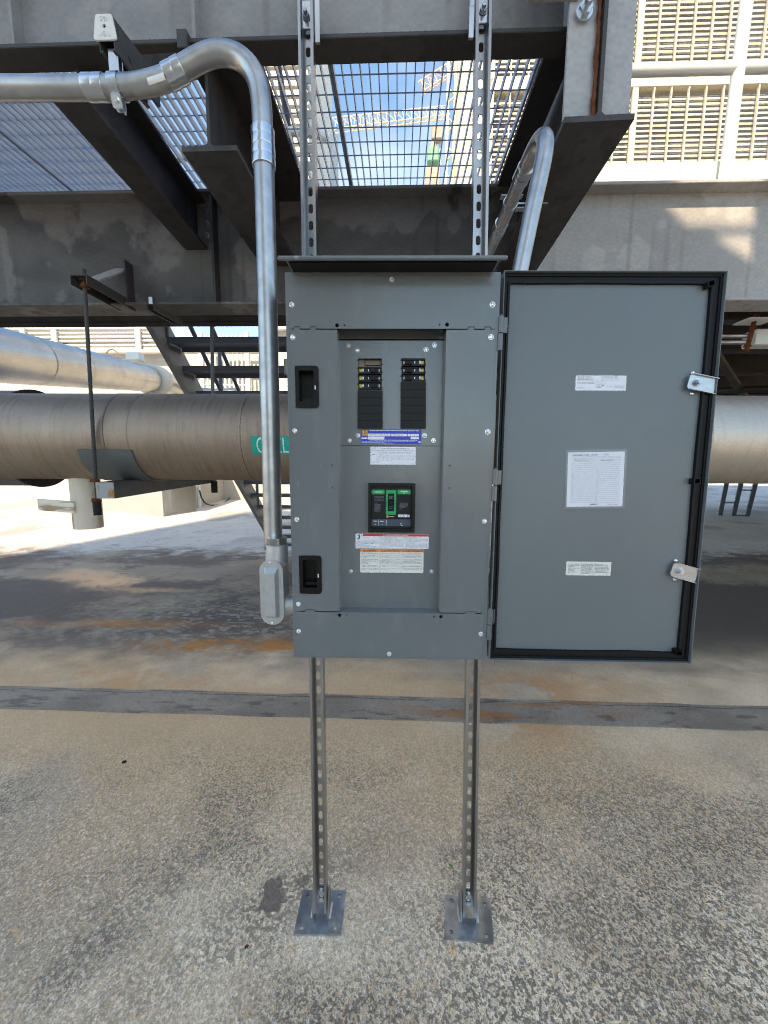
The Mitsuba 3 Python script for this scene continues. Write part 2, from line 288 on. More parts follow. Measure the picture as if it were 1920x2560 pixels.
prin('blocker_beige', proc(lambda p, n, uv: mix(C3(.46, .43, .38), C3(.54, .51, .46), fbm(p.x * .4, p.y * .4, p.z * .2, 3))), 0.8)  # only for the unseen light blockers behind the viewer
# small things
prin('rubber', (.007, .007, .008), 0.5, 0, 0.22); prin('black_plastic', (.006, .006, .006), 0.35, 0, 0.25); prin('matte_black', (.013, .013, .013), 0.5, 0, 0.25)
prin('breaker_black', (.018, .017, .017), 0.4, 0, .3); prin('bus_metal', proc(lambda p, n, uv: mix(C3(.10, .08, .065), C3(.22, .17, .13), fbm(p.x * 90, p.y * 90, p.z * 160, 3))), 0.35, 0.6)
prin('sticker_white', (.74, .74, .78), 0.4); prin('paper_white', (.70, .70, .74), 0.6); prin('label_cream', (.70, .69, .64), 0.4); prin('ink', (.16, .16, .18), 0.6); prin('black_ink', (.03, .03, .03), 0.6)
prin('ink_pale', (.34, .34, .38), 0.6); prin('danger_red', (.56, .045, .03), 0.45); prin('warning_orange', (.80, .27, .035), 0.45); prin('label_blue', (.035, .05, .42), 0.4)
prin('label_green', (.01, .30, .09), 0.4); prin('teal', (.005, .36, .27), 0.45); prin('tag_yellow', (.62, .50, .06), 0.45); prin('logo_orange', (.72, .36, .06), 0.45); prin('navy_band', (.045, .055, .085), 0.45)
prin('print_white', (.78, .78, .78), 0.5); prin('pouch', (.17, .19, .215), 0.12, 0, 0.6); prin('leaf_green', (.06, .24, .03), 0.5)

# ------------------------------------------------------------------ the setting: ground and infill strip
labels['ground'] = {'label': 'stained weathered concrete slab with exposed aggregate', 'kind': 'structure'}
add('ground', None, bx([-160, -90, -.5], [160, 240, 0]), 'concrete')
labels['strip'] = {'label': 'darker grey concrete infill strip across the slab', 'kind': 'structure'}
q = [atSZ(0, 1716, 0), atSZ(1920, 1767, 0), atSZ(1920, 1823, 0), atSZ(0, 1777, 0)]
y1 = np.mean([q[0][1], q[1][1]]); y0 = np.mean([q[2][1], q[3][1]])
n_ = 160; xs = np.linspace(-14, 14, n_)
jag = lambda s: (meshkit.fbm(np.stack([xs * 5, xs * 0 + s, xs * 0], 1), 3, 2) - .5) * .022
add('strip', None, plate(Polygon(list(zip(xs, y0 + jag(1))) + list(zip(xs[::-1], (y1 + jag(5))[::-1]))), 0.0, 0.005), 'strip_concrete', MS)

# ------------------------------------------------------------------ overhead steel: rear girder, front beam, stub beams
YG, ZGB, ZGT = 2.20, 2.437, 2.985
g = thing('plate_girder', 'deep weathered grey plate girder spanning behind the panel under the grating', 'girder')
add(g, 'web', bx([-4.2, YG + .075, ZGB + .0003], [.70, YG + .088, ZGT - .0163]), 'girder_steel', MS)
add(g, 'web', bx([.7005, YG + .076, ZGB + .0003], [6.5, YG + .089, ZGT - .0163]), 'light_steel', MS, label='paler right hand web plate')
add(g, 'bottom_flange', cb([-4.2, YG, ZGB - .014], [.70, YG + .165, ZGB], .003), 'girder_steel', MS)
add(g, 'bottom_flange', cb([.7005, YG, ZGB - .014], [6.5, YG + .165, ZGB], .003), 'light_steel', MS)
add(g, 'top_flange', cb([-4.2, YG, ZGT - .016], [.70, YG + .165, ZGT], .003), 'girder_steel', MS)
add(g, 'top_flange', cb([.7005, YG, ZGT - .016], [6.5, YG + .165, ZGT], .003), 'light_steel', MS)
for x in (-.985,):
    add(g, 'stiffener', bx([x - .006, YG + .012, ZGB + .0005], [x + .006, YG + .0745, ZGT - .0165]), 'beam_steel', MS)

ZF = 2.913; YF = 1.40
f = thing('front_beam', 'horizontal grey steel beam across the top of the picture with dark underside', 'beam')
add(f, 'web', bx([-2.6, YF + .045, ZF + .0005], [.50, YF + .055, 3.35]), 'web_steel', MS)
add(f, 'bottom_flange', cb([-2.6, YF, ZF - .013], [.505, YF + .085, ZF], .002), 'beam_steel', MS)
for px in (30, 485):
    c = atSY(px, 60, YF + .01)[0]
    add(f, 'stiffener', bx([c - .006, YF + .006, ZF + .0008], [c + .006, YF + .0445, 3.35]), 'web_steel', MS)

def stub(name, label, A, B, bf, h, tf=.016, tw=.011, bl=None, br=None, top=True):
    k = thing(name, label, 'beam')
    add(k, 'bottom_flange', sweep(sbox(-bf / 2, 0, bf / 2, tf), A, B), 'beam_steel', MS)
    A = A + (B - A) * max(0.0, (1.462 - A[1]) / (B[1] - A[1])) if top else A
    add(k, 'web', sweep(unary_union([sbox(-tw / 2, tf + .0003, tw / 2, h - tf if top else h), Polygon([(-tw / 2 - .009, tf + .0003), (-tw / 2, tf + .009), (-tw / 2, tf + .0003)]), Polygon([(tw / 2 + .009, tf + .0003), (tw / 2, tf + .009), (tw / 2, tf + .0003)])]), A, B), 'beam_steel', MS)
    if top: add(k, 'top_flange', sweep(sbox(-(bl or bf / 2), h - tf + .0003, br or bf / 2, h), A, B), 'beam_steel', MS)
    return k
# beam B ends just behind the front beam, beam R at the right, beam A further left
A_ = np.array([-.655, 1.48, 2.648]); B_ = np.array([-.648, YG + .074, 2.640])
bB = stub('stub_beam', 'dark steel beam with square cut end left of the left channel post', A_, B_, .192, 2.984 - 2.648, bl=.085, br=.165)
A_ = np.array([.580, 1.33, 2.600]); B_ = np.array([.612, YG + .074, 2.596])
bR = stub('stub_beam', 'deep steel beam with cut end and rusty weld at upper right', A_, B_, .200, .75, top=False)
add(bR, 'top_flange', bx([.48, 1.50, 2.966], [.5765, YG - .002, 2.984]), 'beam_steel', MS)
xl = atSY(1410, 200, 1.365)[0]; xr = atSY(1503, 200, 1.365)[0]
add(bR, 'end_plate', bx([xl, 1.352, 2.618], [.5735, 1.364, 3.3]), 'plate_steel', MS)
add(bR, 'stiffener', bx([.5865, 1.345, 2.617], [.672, 1.357, 3.3]), 'plate_steel', MS)
# lapped splice plate with bolt
pl = [atSY(1290, -30, 1.39), atSY(1500, 58, 1.39)]
add(bR, 'splice_plate', plate(Polygon([(.36, 3.3), (.36, 2.928), (.505, 2.928), (.507, 2.938), (.572, 2.938), (.572, 3.3)]), -1.3515, -1.342), 'web_steel', MS @ np.array([[1, 0, 0, 0], [0, 0, -1, 0], [0, 1, 0, 0], [0, 0, 0, 1.0]]))
b = atSY(1465, 18, 1.33)
add(bR, 'bolt', [xf(hexbolt(.019, .017), place([b[0], 1.3418, b[2]], (0, -1, 0))), cyl([b[0], 1.33, b[2]], [b[0], 1.305, b[2]], .010, 14)], 'plate_zinc', MS, 35)
bead = []
zs = np.linspace(2.618, 3.28, 120)
rr = .0035 + .005 * meshkit.fbm(np.stack([zs * 60, zs * 0, zs * 0], 1), 3, 1)
bead = tube(np.stack([.5655 + .004 * (meshkit.fbm(np.stack([zs * 35, zs * 0 + 3, zs * 0], 1), 3, 4) - .5), 1.3425 + 0 * zs, zs], 1), rr, 9)
add(bR, 'weld_bead', bead, 'rust', MS, True, 'rust brown weld seam')
# beam A
a0 = (atSZ(121, 251, 2.76) + atSZ(226, 251, 2.76)) / 2; a1 = (atSZ(455, 610, 2.73) + atSZ(503, 610, 2.73)) / 2
dA = (a1 - a0) / (a1[1] - a0[1]); A_ = a1 + dA * (1.385 - a1[1]); B_ = a1 + dA * (YG + .074 - a1[1])
bA = stub('stub_beam', 'dark steel beam running back under the left grating', A_, B_, .118, 2.985 - .5 * (A_[2] + B_[2]), tf=.012, tw=.009)
for z in (2.80, 2.86, 2.92):
    add(bA, 'bolt', xf(hexbolt(.012, .010), place([B_[0] + .06, YG + .0745, z], (0, -1, 0))), 'plate_zinc', MS)
add(bA, 'clip_angle', cb([B_[0] + .006, YG - .01, 2.765], [B_[0] + .013, YG + .0745, 2.95], .001), 'beam_steel', MS)

# ------------------------------------------------------------------ floor grating (each bar its own part)
def grating(x0, x1, label):
    k = thing('floor_grating', label, 'grating', None)
    n = int(round((x1 - x0) / .0326))
    for j in range(n + 1):
        x = x0 + (x1 - x0) * j / n
        t = .0040 if j in (0, n) else .0017
        add(k, 'bearing_bar', bx([x - t, 1.47, 3.0], [x + t, YG + .17, 3.028]), 'grating_steel', MS)
    y = 1.51
    while y < YG + .16:
        add(k, 'cross_rod', tube([[x0, y, 3.025], [x1, y, 3.025]], .0026, 6), 'grating_steel', MS)
        y += .0785
    add(k, 'banding_bar', bx([x0, YG + .1705, 3.0], [x1, YG + .1755, 3.030]), 'grating_steel', MS)
grating(-2.75, -1.735, 'galvanised bar grating at far left behind the horizontal conduit')
grating(-1.725, -.262, 'galvanised bar grating above the two left beams')
grating(-.252, .478, 'galvanised bar grating between the two channel posts with sky above')

# ------------------------------------------------------------------ channel posts
def slotted(A, B, up, n0, off=0.03):
    """strut from A to B with slots in its back"""
    A, B = np.array(A, float), np.array(B, float); L = np.linalg.norm(B - A)
    m = trimesh.creation.extrude_polygon(strut_sec(), L, engine='earcut')
    M = m3.Manifold(m3.Mesh(np.array(m.vertices, np.float32), np.array(m.faces, np.uint32)))
    sl = trimesh.creation.extrude_polygon(sbox(-.0001, -.0076, .0001, .0076).buffer(.0069, 6), .02, engine='earcut')
    R_ = np.array([[1, 0, 0, 0], [0, 0, 1, -.01], [0, 1, 0, 0], [0, 0, 0, 1.0]]); sl.apply_transform(R_); sl.fix_normals()
    cut = []
    s = off
    while s < L - .02:
        v = np.array(sl.vertices) + [0, 0, s]; cut.append(m3.Manifold(m3.Mesh(v.astype(np.float32), np.array(sl.faces, np.uint32)))); s += .0508
    M = M - m3.Manifold.batch_boolean(cut, m3.OpType.Add)
    o = M.to_mesh(); m = trimesh.Trimesh(o.vert_properties[:, :3], o.tri_verts, process=False)
    x, y, d = basis(B - A, up); X = np.eye(4); X[:3, 0], X[:3, 1], X[:3, 2], X[:3, 3] = x, y, d, A; m.apply_transform(X); return m
def post(pt, pb, label):
    k = thing('support_post', label, 'post', None)
    b = atSZ(*pb, 0); t = atSY(*pt, 1.375)
    d = (t - b) / np.linalg.norm(t - b); base = b + d * .03; top = t + d * .22
    up = np.array([0, -1.0, 0]); up = up - d * (up @ d)
    add(k, 'channel', slotted(base - up * .0 + np.array([0, .019, 0]), top + np.array([0, .019, 0]), up, 0), 'strut_steel', MS, 25)
    # head clamp on the beam flange
    h = base + d * ((ZF + .02 - base[2]) / d[2])
    s = 1 if pt[0] < 960 else -1
    add(k, 'clamp', [cb([h[0] + s * .0245, YF - .028, ZF + .002], [h[0] + s * .038, YF - .022, ZF + .07], .001), sweep(Polygon([(-.004, -.02), (.004, -.02), (.004, .09), (-.004, .06)]), [h[0] + s * .026, YF - .025, ZF - .03], [h[0] + s * .040, YF - .025, ZF - .03]),
                     cb([h[0] - .018, 1.372, ZF - .012], [h[0] + .018, 1.377, ZF + .062], .001)], 'bright_zinc', MS)
    zc = ZF + .018
    add(k, 'bolt', [xf(hexbolt(.0095, .009), place([h[0], 1.371, zc], (0, -1, 0))), cyl([h[0], 1.362, zc], [h[0], 1.35, zc], .0062, 12)], 'plate_zinc', MS, 35)
    return k, b, d
pL, bL, dL = post((766, 23), (803, 2290), 'left slotted galvanised channel post running from floor to beam behind the panel')
pR, bR_, dR = post((1207, 23), (1171, 2300), 'right slotted galvanised channel post running from floor to beam behind the panel')
for k, pts, b, d in ((pL, [(757.4, 2224.8), (865.6, 2224.8), (852.8, 2336.2), (733.5, 2335.4)], bL, dL), (pR, [(1113.4, 2235.5), (1226.8, 2246.7), (1234, 2357.3), (1110.2, 2343.4)], bR_, dR)):
    P = np.array([atSZ(x, y, .008)[:2] for x, y in pts]); poly = Polygon(P); c = P.mean(0); fr = P - c
    hol = [Point(*(c + v * .72)).buffer(.0075, 8) for v in fr]
    add(k, 'base_plate', plate(poly.difference(unary_union(hol)), .0004, .0074), 'plate_zinc', MS)
    w = .0456 / 2
    px_ = np.array([1.0, 0, 0])
    side = []
    for s in (-1, 1):
        x0 = b[0] + s * (w + .0045)
        prof = Polygon([(-.026, .0075), (.03, .0075), (.024, .075), (.014, .098), (-.006, .098), (-.018, .06)])
        m = trimesh.creation.extrude_polygon(prof, .0052, engine='earcut'); m.apply_transform(np.array([[0, 0, 1, x0 - .0026], [1, 0, 0, b[1] + .012], [0, 1, 0, 0], [0, 0, 0, 1.0]])); side.append(m)
    for m in side: add(k, 'bracket', m, 'strut_steel', MS)
    add(k, 'weld_bead', [tube([[b[0] + s * (w + .0082), b[1] - .012, .0085], [b[0] + s * (w + .0092), b[1] + .012, .0095], [b[0] + s * (w + .0082), b[1] + .038, .0085]], .0042, 8) for s in (-1, 1)], 'stub_paint', MS, True)
    for z in (.058, .088):
        add(k, 'bolt', [xf(hexbolt(.0088, .008), place([b[0] - .0, b[1] + .012, z], (0, -1, .15))), cyl([b[0] - .023, b[1] + .03, z], [b[0] + .023, b[1] + .03, z], .006, 10)], 'bright_zinc', MS, 35)
# ------------------------------------------------------------------ conduits
def coupling(p, d, L, r):
    d = np.array(d, float) / np.linalg.norm(d); p = np.array(p)
    return tube([p - d * L / 2, p - d * L / 2 + d * .0015, p - d * .003, p - d * .002, p + d * .002, p + d * .003, p + d * L / 2 - d * .0015, p + d * L / 2], [r * .97, r, r, r * .975, r * .975, r, r, r * .97], 28)
k1 = 1.1574
YC = 1.10
pix = [(-60, 221), (100, 220), (235, 220), (300, 218), (360, 211), (412, 197), (458, 172), (500, 148), (540, 134), (580, 137), (614, 157), (640, 195), (652, 245), (656, 300), (658, 365), (660.5, 440), (666, 640), (671, 850), (677, 1100), (684, 1372)]
P3 = [atSY(x, y, YC) for x, y in pix]
path = smoothpath(P3, 9)
cd = thing('conduit', 'galvanised conduit from the left edge bending down to the fitting left of the open cabinet', 'conduit')
RC = .0252
add(cd, 'pipe', tube(path, RC, 28), 'conduit_steel', MS, True)
def along(px, py, L, r, name='coupling'):
    p = atSY(px, py, YC); i = np.argmin(np.linalg.norm(path - p, axis=1)); d = path[min(i + 3, len(path) - 1)] - path[max(i - 3, 0)]
    add(cd, name, coupling(path[i], d, L, r), 'bright_zinc', MS, 40); return path[i], d
along(246, 220, .052, RC + .0028); along(441, 181, .046, RC + .0026); along(657, 350, .042, RC + .0036); along(658.5, 390, .044, RC + .0042)
p, d = atSY(402, 212, YC), 0
i = np.argmin(np.linalg.norm(path - p, axis=1)); dd = path[i + 3] - path[i - 3]; x, y, d_ = basis(dd)
a = np.linspace(math.radians(215), math.radians(285), 6); s_ = np.linspace(-.022, .022, 6)
pp = np.array([path[i] + d_ * q_ + (RC + .0006) * (x * 0 + np.array([0, -1, 0]) * math.cos(t_ - math.radians(270) + 0.45) + y * math.sin(t_ - math.radians(270) - .25)) for t_ in a for q_ in s_])
fc = []
for u_ in range(5):
    for v_ in range(5):
        o = u_ * 6 + v_; fc += [[o, o + 1, o + 7], [o, o + 7, o + 6]]
add(cd, 'sticker', trimesh.Trimesh(pp, fc, process=False), 'label_cream', MS, True)
# conduit clamp
ck = thing('pipe_clamp', 'bright zinc strap clamp holding the conduit under the short channel', 'clamp')
pc = atSY(297, 218, YC); i = np.argmin(np.linalg.norm(path - pc, axis=1)); pc = path[i]; dd = path[i + 3] - path[i - 3]; dd = dd / np.linalg.norm(dd)
xx, yy, _ = basis(dd)
ang = np.linspace(math.radians(-250), math.radians(75), 30) ; st = []
prof = sbox(-.0125, RC + .0008, .0125, RC + .0034)
band = trimesh.creation.revolve(np.array([[RC + .0008, -.0125], [RC + .0034, -.0125], [RC + .0034, .0125], [RC + .0008, .0125], [RC + .0008, -.0125]]), sections=36)
add(ck, 'strap', [xf(band, place(pc, dd)), cb(pc + [-.0125, -.012, RC - .002], pc + [.0125, -.008, RC + .05], .001), cb(pc + [-.0125, .004, RC - .002], pc + [.0125, .008, RC + .05], .001)], 'bright_zinc', MS, 35)
add(ck, 'ear', [xf(plate(rrect(-.0125, -.016, .0125, .014, .006), 0, .003), place(pc + [.003, -.012, -RC - .014], (0, -.9, -.3))), xf(plate(rrect(-.0125, -.016, .0125, .014, .006), 0, .003), place(pc + [.003, .002, -RC - .012], (0, -.9, -.3)))], 'bright_zinc', MS, 35)
add(ck, 'screw', [xf(hexbolt(.0062, .005, 14), place(pc + [.003, -.015, -RC - .014], (0, -.9, -.3))), cyl(pc + [.003, -.015, -RC - .013], pc + [.004, .018, -RC - .022], .003, 10)], 'screw_metal', MS, 35)
# short channel with end cap
sk = thing('support_channel', 'short channel hung from the beam with pale end cap marked 2½', 'channel')
ca = atSY(263, 72, 1.077); xs0, zs0 = ca[0], ca[2]
sec = strut_sec(.041, .072)
add(sk, 'channel', sweep(sec, [xs0, 1.078, zs0 + .026], [xs0 + .015, 1.24, zs0 + .030], (0, 0, -1)), 'beam_steel', MS)
cap = Polygon([(-.020, .028), (.020, .028), (.029, -.026), (-.029, -.026)]).buffer(-.006).buffer(.006, 5).difference(Point(0, .003).buffer(.0042, 8))
MC = MS @ frame([xs0, 1.0775, zs0], [1, 0, 0], [0, 0, 1], [0, -1, 0])
add(sk, 'end_cap', plate(cap, 0, .004), 'label_cream', MC)
tm = [meshkit.text_mesh('2', .010, .0004), xf(meshkit.text_mesh('1', .006, .0004), np.array([[1, 0, 0, .0085], [0, 1, 0, .0045], [0, 0, 1, 0], [0, 0, 0, 1.0]])), xf(meshkit.text_mesh('/', .010, .0004), np.array([[1, 0, 0, .0105], [0, 1, 0, 0], [0, 0, 1, 0], [0, 0, 0, 1.0]])), xf(meshkit.text_mesh('2', .006, .0004), np.array([[1, 0, 0, .0145], [0, 1, 0, 0], [0, 0, 1, 0], [0, 0, 0, 1.0]]))]
mk = xf(cat(tm), np.array([[1, 0, 0, -.010], [0, 1, 0, .0125], [0, 0, 1, .0041], [0, 0, 0, 1.0]]))
ul = [plate(ring(Point(0, -.015).buffer(.0058, 12), .0005), .0041, .0045)] + [xf(meshkit.text_mesh(t, h, .0004), np.array([[1, 0, 0, x], [0, 1, 0, y], [0, 0, 1, .0041], [0, 0, 0, 1.0]])) for t, h, x, y in (('U', .0045, -.0042, -.0160), ('L', .0045, -.0004, -.0180), ('C', .004, -.0125, -.020), ('US', .004, .0075, -.020))]
add(sk, 'marking', [mk] + ul, 'ink_pale', MC)
add(sk, 'hanger', [sweep(Polygon([(-.002, 0), (.002, 0), (.002, .03), (-.002, .03)]), [xs0 + .026, 1.12, zs0 - .02], [xs0 + .026, 1.41, ZF - .03], (0, 1, 0)), cb([xs0 + .018, 1.385, ZF - .04], [xs0 + .05, 1.415, ZF + .012], .002)], 'beam_steel', MS)

# fitting at the cabinet: LB body
lb = thing('conduit_fitting', 'grey cast L shaped conduit fitting with oval cover left of the cabinet', 'fitting')
MB = frame([0, 0, 0], PU_, PK_, PN_)
def LX(x, y): return onplane(frame([0, 1.045, 0], PU_, PK_, PN_), x, y)
c0, c1 = LX(680.5, 1420), LX(686, 1545)   # axis of the cover
FR = frame(np.array([0, 1.045, 0]), PU_, PK_, PN_)
w_ = .032
axis = np.array([c0, c1]); up_ = (c0 - c1) / np.linalg.norm(c0 - c1)
def cap2(a_, b_, w): 
    from shapely.geometry import LineString
    return LineString([a_, b_]).buffer(w, 12)
ct, cbm = LX(678.5, 1428), LX(682, 1533)
add(lb, 'cover', plate(cap2(ct, cbm, w_), 0, .0035), 'lb_cast', FR)
add(lb, 'cover', [trimesh.convex.convex_hull(np.vstack([np.c_[np.array(p_.exterior.coords), np.full(len(p_.exterior.coords), z_)] for p_, z_ in ((rrect(ct[0] - .021 + .001, cbm[1] - .012, cbm[0] + .021 - .001, ct[1] + .012, .006), .0036), (rrect(ct[0] - .0125, cbm[1] - .003, cbm[0] + .0125, ct[1] - .002, .004), .0165))]))], 'lb_cast', FR, 30)
bod = [plate(cap2(ct + [.004, .004], cbm + [.006, .006], .0270), -.058, -.0006)]
add(lb, 'gasket', plate(cap2(ct, cbm, w_ - .0012), -.0022, -.0002), 'rubber', FR)
add(lb, 'body', bod, 'lb_cast', FR, 35)
h0, h1 = LX(684, 1402), LX(684.5, 1366)
add(lb, 'hub', [tube([[h0[0] + .0, h0[1] - .01, -.030], [h1[0], h1[1] - .002, -.030], [h1[0], h1[1], -.030]], [.0305, .0292, .0275], 28), tube([[h1[0], h1[1] + .0003, -.030], [h1[0], h1[1] + .002, -.030]], [.031, .031], 28)], 'lb_cast', FR, 35)
add(lb, 'thread', [tube([[h1[0], h1[1] + .004 + .0028 * j, -.030], [h1[0], h1[1] + .0054 + .0028 * j, -.030]], [.0272, .0272], 24) for j in range(6)], 'bright_zinc', FR, 30)
n0, n1 = LX(700, 1521), LX(741, 1521)
add(lb, 'nipple', tube([[n0[0], n0[1], -.032], [n0[0] + .018, n0[1], -.032], [n1[0] + .006, n1[1], -.032]], [.029, .0265, .0265], 28), 'lb_cast', FR, 35)
for q_ in (LX(676, 1406), LX(681.5, 1556.5)):
    dome = trimesh.creation.icosphere(subdivisions=2, radius=.0042); dome.apply_scale([1, 1, .6]); dome.apply_translation([q_[0], q_[1], .004]); add(lb, 'screw', dome, 'screw_metal', FR, True)

# second conduit, behind the door
cr = thing('conduit', 'galvanised conduit rising behind the open door and bending back under the right beam', 'conduit')
pix2 = [(1268, 860), (1288, 740), (1311, 622), (1336, 502), (1352, 430), (1361, 385)]
Q = [atSY(x, y, 1.20) for x, y in pix2]
t0 = Q[-1]
Q += [t0 + [.003, .012, .045], t0 + [.002, .05, .072], t0 + [0, .10, .080], t0 + [0, .25, .080], t0 + [.0, .55, .078], t0 + [.0, YG + .07 - 1.20, .076]]
pth2 = smoothpath(Q, 9); R2 = .0225
add(cr, 'pipe', tube(pth2, R2, 24), 'conduit_steel', MS, True)
for yy_ in (1.395, 1.69):
    add(cr, 'coupling', [coupling([t0[0], yy_ - .016, t0[2] + .080], [0, 1, 0], .03, R2 + .0035), coupling([t0[0], yy_ + .018, t0[2] + .080], [0, 1, 0], .03, R2 + .0042)], 'bright_zinc', MS, 40)
rc2 = thing('pipe_clamp', 'small wire clamp on the rear run of the right conduit', 'clamp')
yy_ = 1.545
add(rc2, 'strap', xf(trimesh.creation.revolve(np.array([[R2 + .0006, -.008], [R2 + .003, -.008], [R2 + .003, .008], [R2 + .0006, .008], [R2 + .0006, -.008]]), sections=28), place([t0[0], yy_, t0[2] + .080], (0, 1, 0))), 'bright_zinc', MS, 35)
add(rc2, 'bracket', [cb([t0[0] + R2 - .002, yy_ - .012, t0[2] + .06], [t0[0] + R2 + .03, yy_ + .012, t0[2] + .063], .001), cb([t0[0] + R2 + .0, yy_ - .002, t0[2] + .078], [t0[0] + .13, yy_ + .002, t0[2] + .083], .001), cb([t0[0] - R2 - .012, yy_ - .012, t0[2] + .10], [t0[0] + R2 + .02, yy_ + .012, t0[2] + .103], .001)], 'bright_zinc', MS)

# ------------------------------------------------------------------ the panelboard cabinet
W2, HT, HB = .254, .4806, -.4806
pn = thing('panelboard', 'grey electrical panelboard cabinet with its door swung open to the right', 'electrical panel')
enc = [bx([-W2, HB, -.146], [-W2 + .002, HT, -.0022]), bx([W2 - .002, HB, -.146], [W2, HT, -.0022]), bx([-W2 + .0021, HB, -.146], [W2 - .0021, HB + .002, -.0022]), bx([-W2 + .0021, HT - .002, -.146], [W2 - .0021, HT, -.0022]), bx([-W2 + .0021, HB + .0021, -.146], [W2 - .0021, HT - .0021, -.1435])]
add(pn, 'enclosure', enc + [plate(ring(sbox(-W2, HB, W2, HT), .016), -.002, 0)], 'panel_paint', MP)
for v in (.30, -.31):
    add(pn, 'mounting_rail', bx([-.30, v - .02, -.27], [.31, v + .02, -.1465]), 'strut_steel', MP)
# rain hood: rolled lip, concave underside
HD = .070; lip = np.mean([PX(694, 644, HD)[1], PX(1269, 644, HD)[1]]); hl, hr = PX(694, 644, HD)[0], PX(1269, 644, HD)[0]
arc = [(.0005 + (HD - .006) * (t / 11) ** .55, .4812 + (lip - .4812) * (t / 11) ** 1.7) for t in range(12)]
pr_ = Polygon(arc + [(HD - .003, lip + .0035), (-.05, max(lip, .4812) + .010), (-.05, .4812)])
def uside(poly, u0, u1):
    m = trimesh.creation.extrude_polygon(poly.buffer(0), u1 - u0, engine='earcut'); m.apply_transform(np.array([[0, 0, 1, u0], [0, 1, 0, 0], [1, 0, 0, 0], [0, 0, 0, 1.0]])); m.fix_normals(); return m
add(pn, 'hood_gasket', bx([hl + .020, min(lip, .4812) - .0026, .010], [hr - .018, min(lip, .4812) - .0004, HD - .016]), 'rubber', MP)  # black strip added to stand in for the shade under the hood
add(pn, 'hood', [uside(pr_, hl + .014, hr - .012), tube([[hl, lip, HD - .002], [hl + .002, lip, HD - .002], [hr - .002, lip, HD - .002], [hr, lip, HD - .002]], [.003, .0048, .0048, .003], 16)], 'panel_paint', MP, 30)
# dead front covers
oL, oR = PX(845.5, 1100)[0], PX(1109, 1100)[0]; oT, oB = PX(960, 824)[1], PX(960, 1530)[1]
cL, cRr = -W2 + .0095, W2 - .0085
cT, cBm = PX(960, 691)[1], PX(960, 1641)[1]
def circ(px, py, r): return Point(*PX(px, py)).buffer(r, 10)
holes = [(843, 814, .0046), (861.5, 814, .0024), (1098.3, 812.6, .0022), (1117.2, 812.5, .0046), (849, 1537.2, .0046), (866.4, 1537.5, .0023), (1084, 1540.5, .0023), (1101.7, 1540.8, .0046), (831, 1163, .0022), (831.6, 1218.6, .0022), (1124.3, 1164, .0022), (1123.3, 1220, .0022), (766, 834.5, .001)]
hl_ = unary_union([circ(*h) for h in holes])
def tab(px0, px1, py, dv): a_, b_ = PX(px0, py)[0], PX(px1, py)[0]; v_ = PX(960, py)[1]; return sbox(a_, v_ - .004 + dv, b_, v_ + .004 + dv)
def rnd_top(u0, v0, u1, v1, r): return unary_union([rrect(u0, v0 + (v1 - v0) / 2, u1, v1, r), sbox(u0, v0, u1, v1 - r - .001)])
top = rnd_top(cL, oT + .0013, cRr, cT, .009); bot = affinity.scale(rnd_top(cL, -(oB - .0013), cRr, -cBm, .009), 1, -1, origin=(0, 0))
sL = sbox(cL, oB + .0013, oL, oT - .0013); sR = sbox(oR, oB + .0013, cRr, oT - .0013)
tT = [tab(749, 776, 824, 0), ]
nT = [(735.5, 749.5), (777, 790)]; nT2 = [(1170.5, 1184.5), (1211.5, 1225.5)]
for a_, b_ in nT + nT2:
    sq = sbox(PX(a_, 824)[0], oT - .002, PX(b_, 824)[0], oT + .005); top = top.difference(sq.buffer(.0012, join_style=2)); s_ = sbox(PX(a_, 824)[0], oT - .004, PX(b_, 824)[0], oT + .0046)
    sL, sR = (sL.union(s_), sR) if a_ < 960 else (sL, sR.union(s_))
for a_, b_ in ((763.5, 788), (1163, 1189)):
    sq = sbox(PX(a_, 1529)[0], oB - .003, PX(b_, 1529)[0], oB + .002); bot = bot.union(sbox(PX(a_, 1529)[0], oB - .003, PX(b_, 1529)[0], oB + .0036)); s_ = sq.buffer(.0013, join_style=2).union(sbox(PX(a_, 1529)[0] - .0013, oB, PX(b_, 1529)[0] + .0013, oB + .0050))
    sL, sR = (sL.difference(s_), sR) if a_ < 960 else (sL, sR.difference(s_))
pk = []
for (x0, y0, x1, y1) in ((738.5, 915.5, 798.5, 1021), (748.5, 1387.8, 805.5, 1483.2)):
    a_, b_ = PX(x0, y0), PX(x1, y1); pk.append((a_[0], b_[1], b_[0], a_[1]))
    sL = sL.difference(rrect(*pk[-1], .006).buffer(-.002))
sR = sR.difference(sbox(PX(1201, 1516)[0], PX(0, 1519.5)[1], PX(1215, 1516)[0], PX(0, 1513.5)[1]))
for nm, pol in (('top_cover', top), ('bottom_cover', bot), ('side_cover', sL), ('side_cover', sR)):
    add(pn, nm, plate(pol.difference(hl_), .0006, .0026), 'panel_paint', MP)
# returned edges of the side covers towards the opening
add(pn, 'cover_return', [bx([oL - .0016, oB + .001, -.034], [oL, oT - .001, .0004]), bx([oR, oB + .001, -.034], [oR + .0016, oT - .001, .0004]), bx([oL, oB - .0025, -.034], [oR, oB - .0009, .0004])], 'panel_paint', MP)
